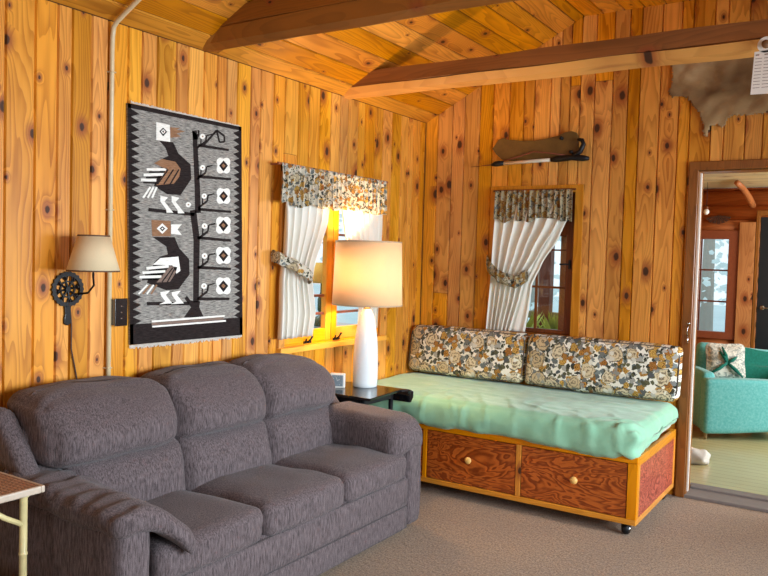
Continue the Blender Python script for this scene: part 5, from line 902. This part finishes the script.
bm = B(); boards(bm, lambda a, z, d: (z, a, FZ+d), .14, FY1, lambda a: (FX0-.1, FX1+.1), seed=9, wmin=.10, wmax=.12, joints=.2); box(bm, FX0-.1, FX1+.1, .14, FY1+.1, FZ+.01, FZ+.08, 1)
struct('ceiling_far_room', bm, [pine('pale_porch_ceiling', 'D9C79A', 'B79A66', knots=.2, fig=.5), M['groove']])
# far window
a, b, c, d = FW; bm = B(); box(bm, a-.01, a+.06, FY1-.06, FY1+.02, c-.04, d+.06); box(bm, b-.01, b+.09, FY1-.06, FY1+.02, c-.04, d+.06); box(bm, a-.01, b+.09, FY1-.0605, FY1+.0195, d-.005, d+.08); box(bm, a-.01, b+.09, FY1-.0605, FY1+.0195, c-.05, c+.02)
wf = struct('window_5', bm, plain('red_brown_paint', '8E4A2C', .4), bevel=.004)
bm = B()
for x in (a+.225,): box(bm, x, x+.016, FY1-.01, FY1+.01, c, d)
for z in (c+.31, c+.62): box(bm, a, b, FY1-.009, FY1+.009, z, z+.016)
link('muntin', bm, M['dsash'], wf); link('pane', bx(a, b, FY1-.002, FY1+.001, c, d), M['glass'], wf)
# dark door and pine panel
dd = struct('door_2', bx(1.88, 2.62, FY1-.02, FY1+.03, 0, 1.93), plain('near_black_door', '1A2024', .35), bevel=.004)
bm = bx(1.85, 1.878, FY1-.075, FY1+.0, 0, 1.97); box(bm, 1.85, 2.66, FY1-.076, FY1+.0, 1.925, 1.972); link('door_casing', bm, M['casing'], dd, bevel=.003)
bm = tube(B(), [(1.93, FY1-.02, 1.04), (1.93, FY1-.06, 1.04), (2.02, FY1-.062, 1.04)], .008, 10); lathe(bm, [(.022, 0), (.022, -.008)], 1.93, FY1-.02, 1.04, 16, 'y'); link('door_handle', bm, M['chrome'], dd, smooth=True)
bm = B(); boards(bm, lambda q, z, e: (q, FY1-.075+e, z), 1.70, 1.848, lambda q: (0, 1.86), seed=77, wmin=.2, wmax=.3, joints=0); box(bm, 1.70, 1.848, FY1-.068, FY1-.03, 0, 1.86, 1)
struct('trim_1', bm, [pine('knotty_panel', 'D08A54', '9A5428', knots=.8, ksz=1.2), M['groove']])
# curved log brace and pendant under the porch ceiling
tag(link('curved_log_brace', tube(B(), [(1.77, 2.45, 2.17), (1.775, 2.75, 2.15), (1.78, 2.95, 2.12), (1.79, 3.08, 2.08), (1.81, 3.19, 2.02)], [.024, .026, .028, .032, .03], 14), log_m, smooth=True), 'curved reddish log brace under the far room ceiling', 'log brace')
pn = thing('pendant_bulb', 'small white hanging bulb with a thin cord in the far room', 'light', (1.50, 2.6, 2.2))
link('cord', tube(B(), [(1.50, 2.6, 2.2), (1.50, 2.6, 1.97)], .002, 6), M['black'], pn)
link('socket', lathe(B(), [(.010, .03), (.018, .02), (.014, 0)], 1.50, 2.6, 1.95, 14), M['dsash'], pn, smooth=True)
link('bulb', lathe(B(), [(.010, 0), (.024, -.02), (.026, -.035), (.012, -.055)], 1.50, 2.6, 1.955, 16), plain('white_bulb', 'F4F2EC', .3), pn, smooth=True)
bm = B()
for k in range(7):
    a_ = math.radians(200+k*22); p = (1.50, 3.208, 1.93); q = (1.50+math.cos(a_)*.12, 3.205, 1.93+math.sin(a_)*.085); q2 = (1.50+math.cos(a_+.3)*.12, 3.205, 1.93+math.sin(a_+.3)*.085); prism(bm, [p, q, q2], (0, -.008-.001*k, 0))
tag(link('fan_ornament', bm, plain('dark_fan_wood', '4A2A1A', .5)), 'dark brown fan shaped ornament on the far room log wall', 'ornament')
# teal armchair, turned partly away
ac = thing('teal_armchair', 'teal upholstered armchair seen through the doorway', 'armchair', (2.0, 2.2, 0))
T = M['teal']; ANG = math.radians(28); O2 = Vector((1.715, 1.73, 0))
def LC(p):
    x, y, z = p; return O2+Vector((x*math.cos(ANG)-y*math.sin(ANG), x*math.sin(ANG)+y*math.cos(ANG), z))
def loc(bm):
    for v in bm.verts: v.co = LC(v.co)
    return bm
def fa(t, p):
    p = p.copy()
    if t.z < 0: p.z -= .05*t.z*sst(-1, 1, t.x)
    p.z += .008*(1-t.x**2)*(t.z > 0); return p
link('arm', loc(softbox(B(), (.40, .065, .275), (.40, .065, .225), .022, (24, 8, 16), fa)), T, ac, smooth=True)
link('arm', loc(softbox(B(), (.06, .36, .30), (.055, .25, .245), .035, (6, 14, 14))), T, ac, smooth=True)
link('seat', loc(softbox(B(), (.42, .36, .24), (.36, .26, .17), .04, (16, 12, 8))), T, ac, smooth=True)
def fk(t, p):
    p = p.copy(); p.y += .07*(t.z+1)/2; p.x += .05*(t.z+1)/2
    if t.z > 0: p.z -= .05*sst(-1, 1, t.x)
    return p
b_ = link('backrest', loc(softbox(B(), (.42, .60, .44), (.34, .055, .30), .04, (18, 6, 16), fk)), T, ac, smooth=True)
link('backrest_shade', loc(softbox(B(), (.52, .535, .56), (.20, .012, .17), .01, (12, 3, 12), fk)), M['teal_shade_bow'], b_, smooth=True)  # dark panel painting the shaded interior of the back
link('wing', loc(softbox(B(), (.80, .395, .34), (.045, .26, .24), .035, (6, 14, 14), lambda t, p: Vector((p.x+.06*t.z, p.y, p.z)))), T, ac, smooth=True)
for (x, y) in ((.03, .05), (.70, .05), (.05, .60), (.76, .62)):
    link('leg', loc(tube(B(), [(x, y, -.003), (x, y, .08)], [.012, .018], 12)), plain('chair_leg', 'A08A60', .4), ac, smooth=True)
# throw pillow with a bow
def fp_(t, p):
    p = p.copy(); k = 1-.75*max(abs(t.x), abs(t.z))**3; p.y *= k; p.x *= 1+.06*abs(t.x*t.z); p.z *= 1+.06*abs(t.x*t.z)
    return Vector((p.x+.03*p.z, p.y+.28*p.z, p.z))
def pillmat():
    n = NT('cream_grey_pillow'); o = n.obj(); f = n.noise(o, 26, 3, .6, 1.5)
    return n.finish(n.mix(n.sm(f, .42, .6), c4('D8D3C4'), c4('8E938C')), .9, bump=f, bs=.2)
PC = (.30, .44, .60)
pw = thing('throw_pillow', 'cream patterned throw pillow with a dark teal bow on the armchair', 'pillow', LC((.3, .44, .42)))
link('pillow_cover', loc(softbox(B(), PC, (.16, .06, .15), .05, (18, 8, 18), fp_)), pillmat(), pw, smooth=True)
bm = B(); cx, cy, cz = PC[0]-.01, PC[1]-.075, PC[2]
for (dx, dz) in ((-.15, -.10), (.13, -.12), (-.03, .13), (.09, .05), (-.05, .09)):
    tube(bm, [(cx, cy, cz), (cx+dx*.5, cy-.012+.14*dz, cz+dz*.5), (cx+dx, cy+.02+.28*dz, cz+dz)], [.012, .016, .007], 8)
link('bow', loc(bm), M['teal_shade_bow'], pw, smooth=True)
# crumpled cloth on the floor beside the door
def fc(t, p): return p+wr(p, .03, 14, 3)
tag(link('crumpled_cloth', softbox(B(), (1.80, .95, .045), (.10, .10, .045), .04, (14, 14, 8), fc), plain('white_cloth', 'DCD8D0', .9), smooth=True), 'crumpled white cloth lying on the far room floor beside the door jamb', 'cloth')
# unseen windows of the far room right wall, added to light it
bm = B()
for (a, b) in ((.92, .97), (1.72, 1.77), (2.53, 2.58)): box(bm, FX1-.04, FX1+.1, a, b, .66, 1.94)
box(bm, FX1-.0405, FX1+.0995, .92, 2.58, .66, .71); box(bm, FX1-.0405, FX1+.0995, .92, 2.58, 1.89, 1.94); struct('window_6', bm, M['casing'], bevel=.004)

# ---------------------------------------------------------------- outside: lake side ground, porch bits, trees
def groundm():
    n = NT('pale_lake_ice'); b = n.noise(n.obj(), .35, 4, .6); return n.finish(n.mix(b, c4('8FB0B4'), c4('C4D6D8')), .5)
bm = bx(-40, -.14, -30, 40, -.9, -.7); box(bm, -.14, 14, 3.5, 40, -.9, -.7)
struct('ground_outside', bm, groundm())
bm = bx(-2.4, -.13, -4, .2, -.62, -.5); box(bm, -1.6, 1.0, .2, 2.9, -.62, -.5); struct('deck_outside', bm, plain('weathered_deck', '8A8480', .7))
def post(x, y, z0, z1, w, label, m='dsash'): return tag(link('porch_post', bx(x-w/2, x+w/2, y-w/2, y+w/2, z0, z1), M[m], bevel=.006), label, 'post')
post(.44, 1.4, -.5, 3.0, .10, 'dark brown porch post seen through the back wall window')
t_ = tag(link('porch_railing', bx(-1.4, .95, 1.36, 1.42, .93, .99), plain('olive_rail', '8C7C50', .6), bevel=.005), 'olive brown porch rail seen through the back wall window', 'railing')
# porch of the left window: table, bottle, small lamp with a yellow shade
pt = thing('porch_table', 'grey table on the porch seen through the window behind the lamp', 'table', (-.7, -1.2, -.5))
link('tabletop', lathe(B(), [(.34, 0), (.35, .02), (.34, .035)], -.62, -.42, .865, 40), plain('grey_teal_top', '6E8284', .3), pt)
link('pedestal', lathe(B(), [(.22, -.0), (.20, .03), (.04, .08), (.04, 1.365)], -.62, -.42, -.5, 24), M['black'], pt)
pl_ = thing('porch_lamp', 'small lamp with a yellow shade seen through the window pane', 'lamp', (-.60, -.43, .90))
link('lamp_base', lathe(B(), [(.05, 0), (.055, .015), (.055, .06), (.02, .08), (.018, .10), (.03, .12), (.03, .20), (.012, .25), (.010, .32)], -.60, -.43, .90, 24), plain('dark_green_glass', '28401C', .15), pl_, smooth=True)
link('lamp_shade', lathe(B(), [(.085, 0), (.048, .15)], -.60, -.43, 1.22, 40, capb=False, capt=False), shade_mat('yellow_shade', 'F2C463', .5), pl_, smooth=True, solid=.002)
post(-1.5, .10, -.5, 2.6, .09, 'brown porch post seen past the lamp window', 'dsash')
def tree(x, y, h, r, label, k, cols):
    rng = random.Random(k); t = thing('tree', label, 'tree', (x, y, -.7), 'pale trees on the lake shore')
    link('trunk', tube(B(), [(x, y, -.7), (x+.1*nz(k), y, h*.4), (x+.2*nz(k, 3), y+.1, h*.9)], [.14, .09, .03], 8), plain('pale_bark', 'A9A49A', .8), t, smooth=True)
    bm = B()
    for i in range(420):
        a, u = rng.uniform(0, TAU), rng.uniform(0, 1); z = h*(.12+.88*u); rr = r*(1-u*.75)*math.sqrt(rng.random()); c = Vector((x+rr*math.cos(a), y+rr*math.sin(a), z))
        s = rng.uniform(.06, .13); n_ = Vector((rng.uniform(-1, 1), rng.uniform(-1, 1), rng.uniform(-.3, 1))).normalized(); u_, v_ = frame_of(n_)
        bm.faces.new([bm.verts.new(c+u_*s*math.cos(q)+v_*s*.6*math.sin(q)) for q in (0, 1.2, 2.4, 3.6, 4.9)])
    link('foliage', bm, cols, t)
lf = shade_mat('frosted_foliage', 'E4EEEC', .5, warm=(.9, 1, 1))
for k, (x, y, h, r, lb) in enumerate(((.35, 9.3, 5.2, 1.2, 'pale leafy tree seen through the far room window, nearer one'), (-.6, 12.4, 6.2, 1.5, 'pale leafy tree seen through the far room window, farther one'), (-2.5, 8.6, 5.2, 1.3, 'pale leafy tree behind the porch post of the back wall window'), (-4.4, 11.5, 6, 1.6, 'pale leafy tree farther off behind the back wall window'), (-6.3, 6.4, 5.4, 1.4, 'pale leafy tree beyond the lamp window, nearer one'), (-9.2, 9.6, 6, 1.7, 'pale leafy tree beyond the lamp window, farther one'))):
    tree(x, y, h, r, lb, 30+k, lf)
def shrub(x, y, z, r, label, k, m, cat='shrub', group=None):
    rng = random.Random(k); bm = B()
    for i in range(220):
        a = rng.uniform(0, TAU); el = rng.uniform(.1, 1.4); L = r*rng.uniform(.6, 1.1); d = Vector((math.cos(a)*math.cos(el), math.sin(a)*math.cos(el), math.sin(el))); c = Vector((x, y, z)); p = c+d*L; u_, v_ = frame_of(d)
        bm.faces.new([bm.verts.new(q) for q in (c+d*L*.4, c+d*L*.7+u_*.018, p, c+d*L*.7-u_*.018)])
    tag(link('shrub', bm, m), label, cat, group)
gm = plain('yellow_green_leaves', 'D2DC5A', .6, var=.35, scale=8)
shrub(.36, 1.10, .70, .34, 'yellow green leafy plant under the porch rail, left of the post', 3, gm); shrub(.66, 1.10, .70, .32, 'yellow green leafy plant under the porch rail, right of the post', 4, gm)
tag(link('planter', bx(.05, 1.05, .98, 1.26, -.5, .70), plain('planter_wood', '6E5A40', .7), bevel=.005), 'brown wooden planter box under the porch rail', 'planter')
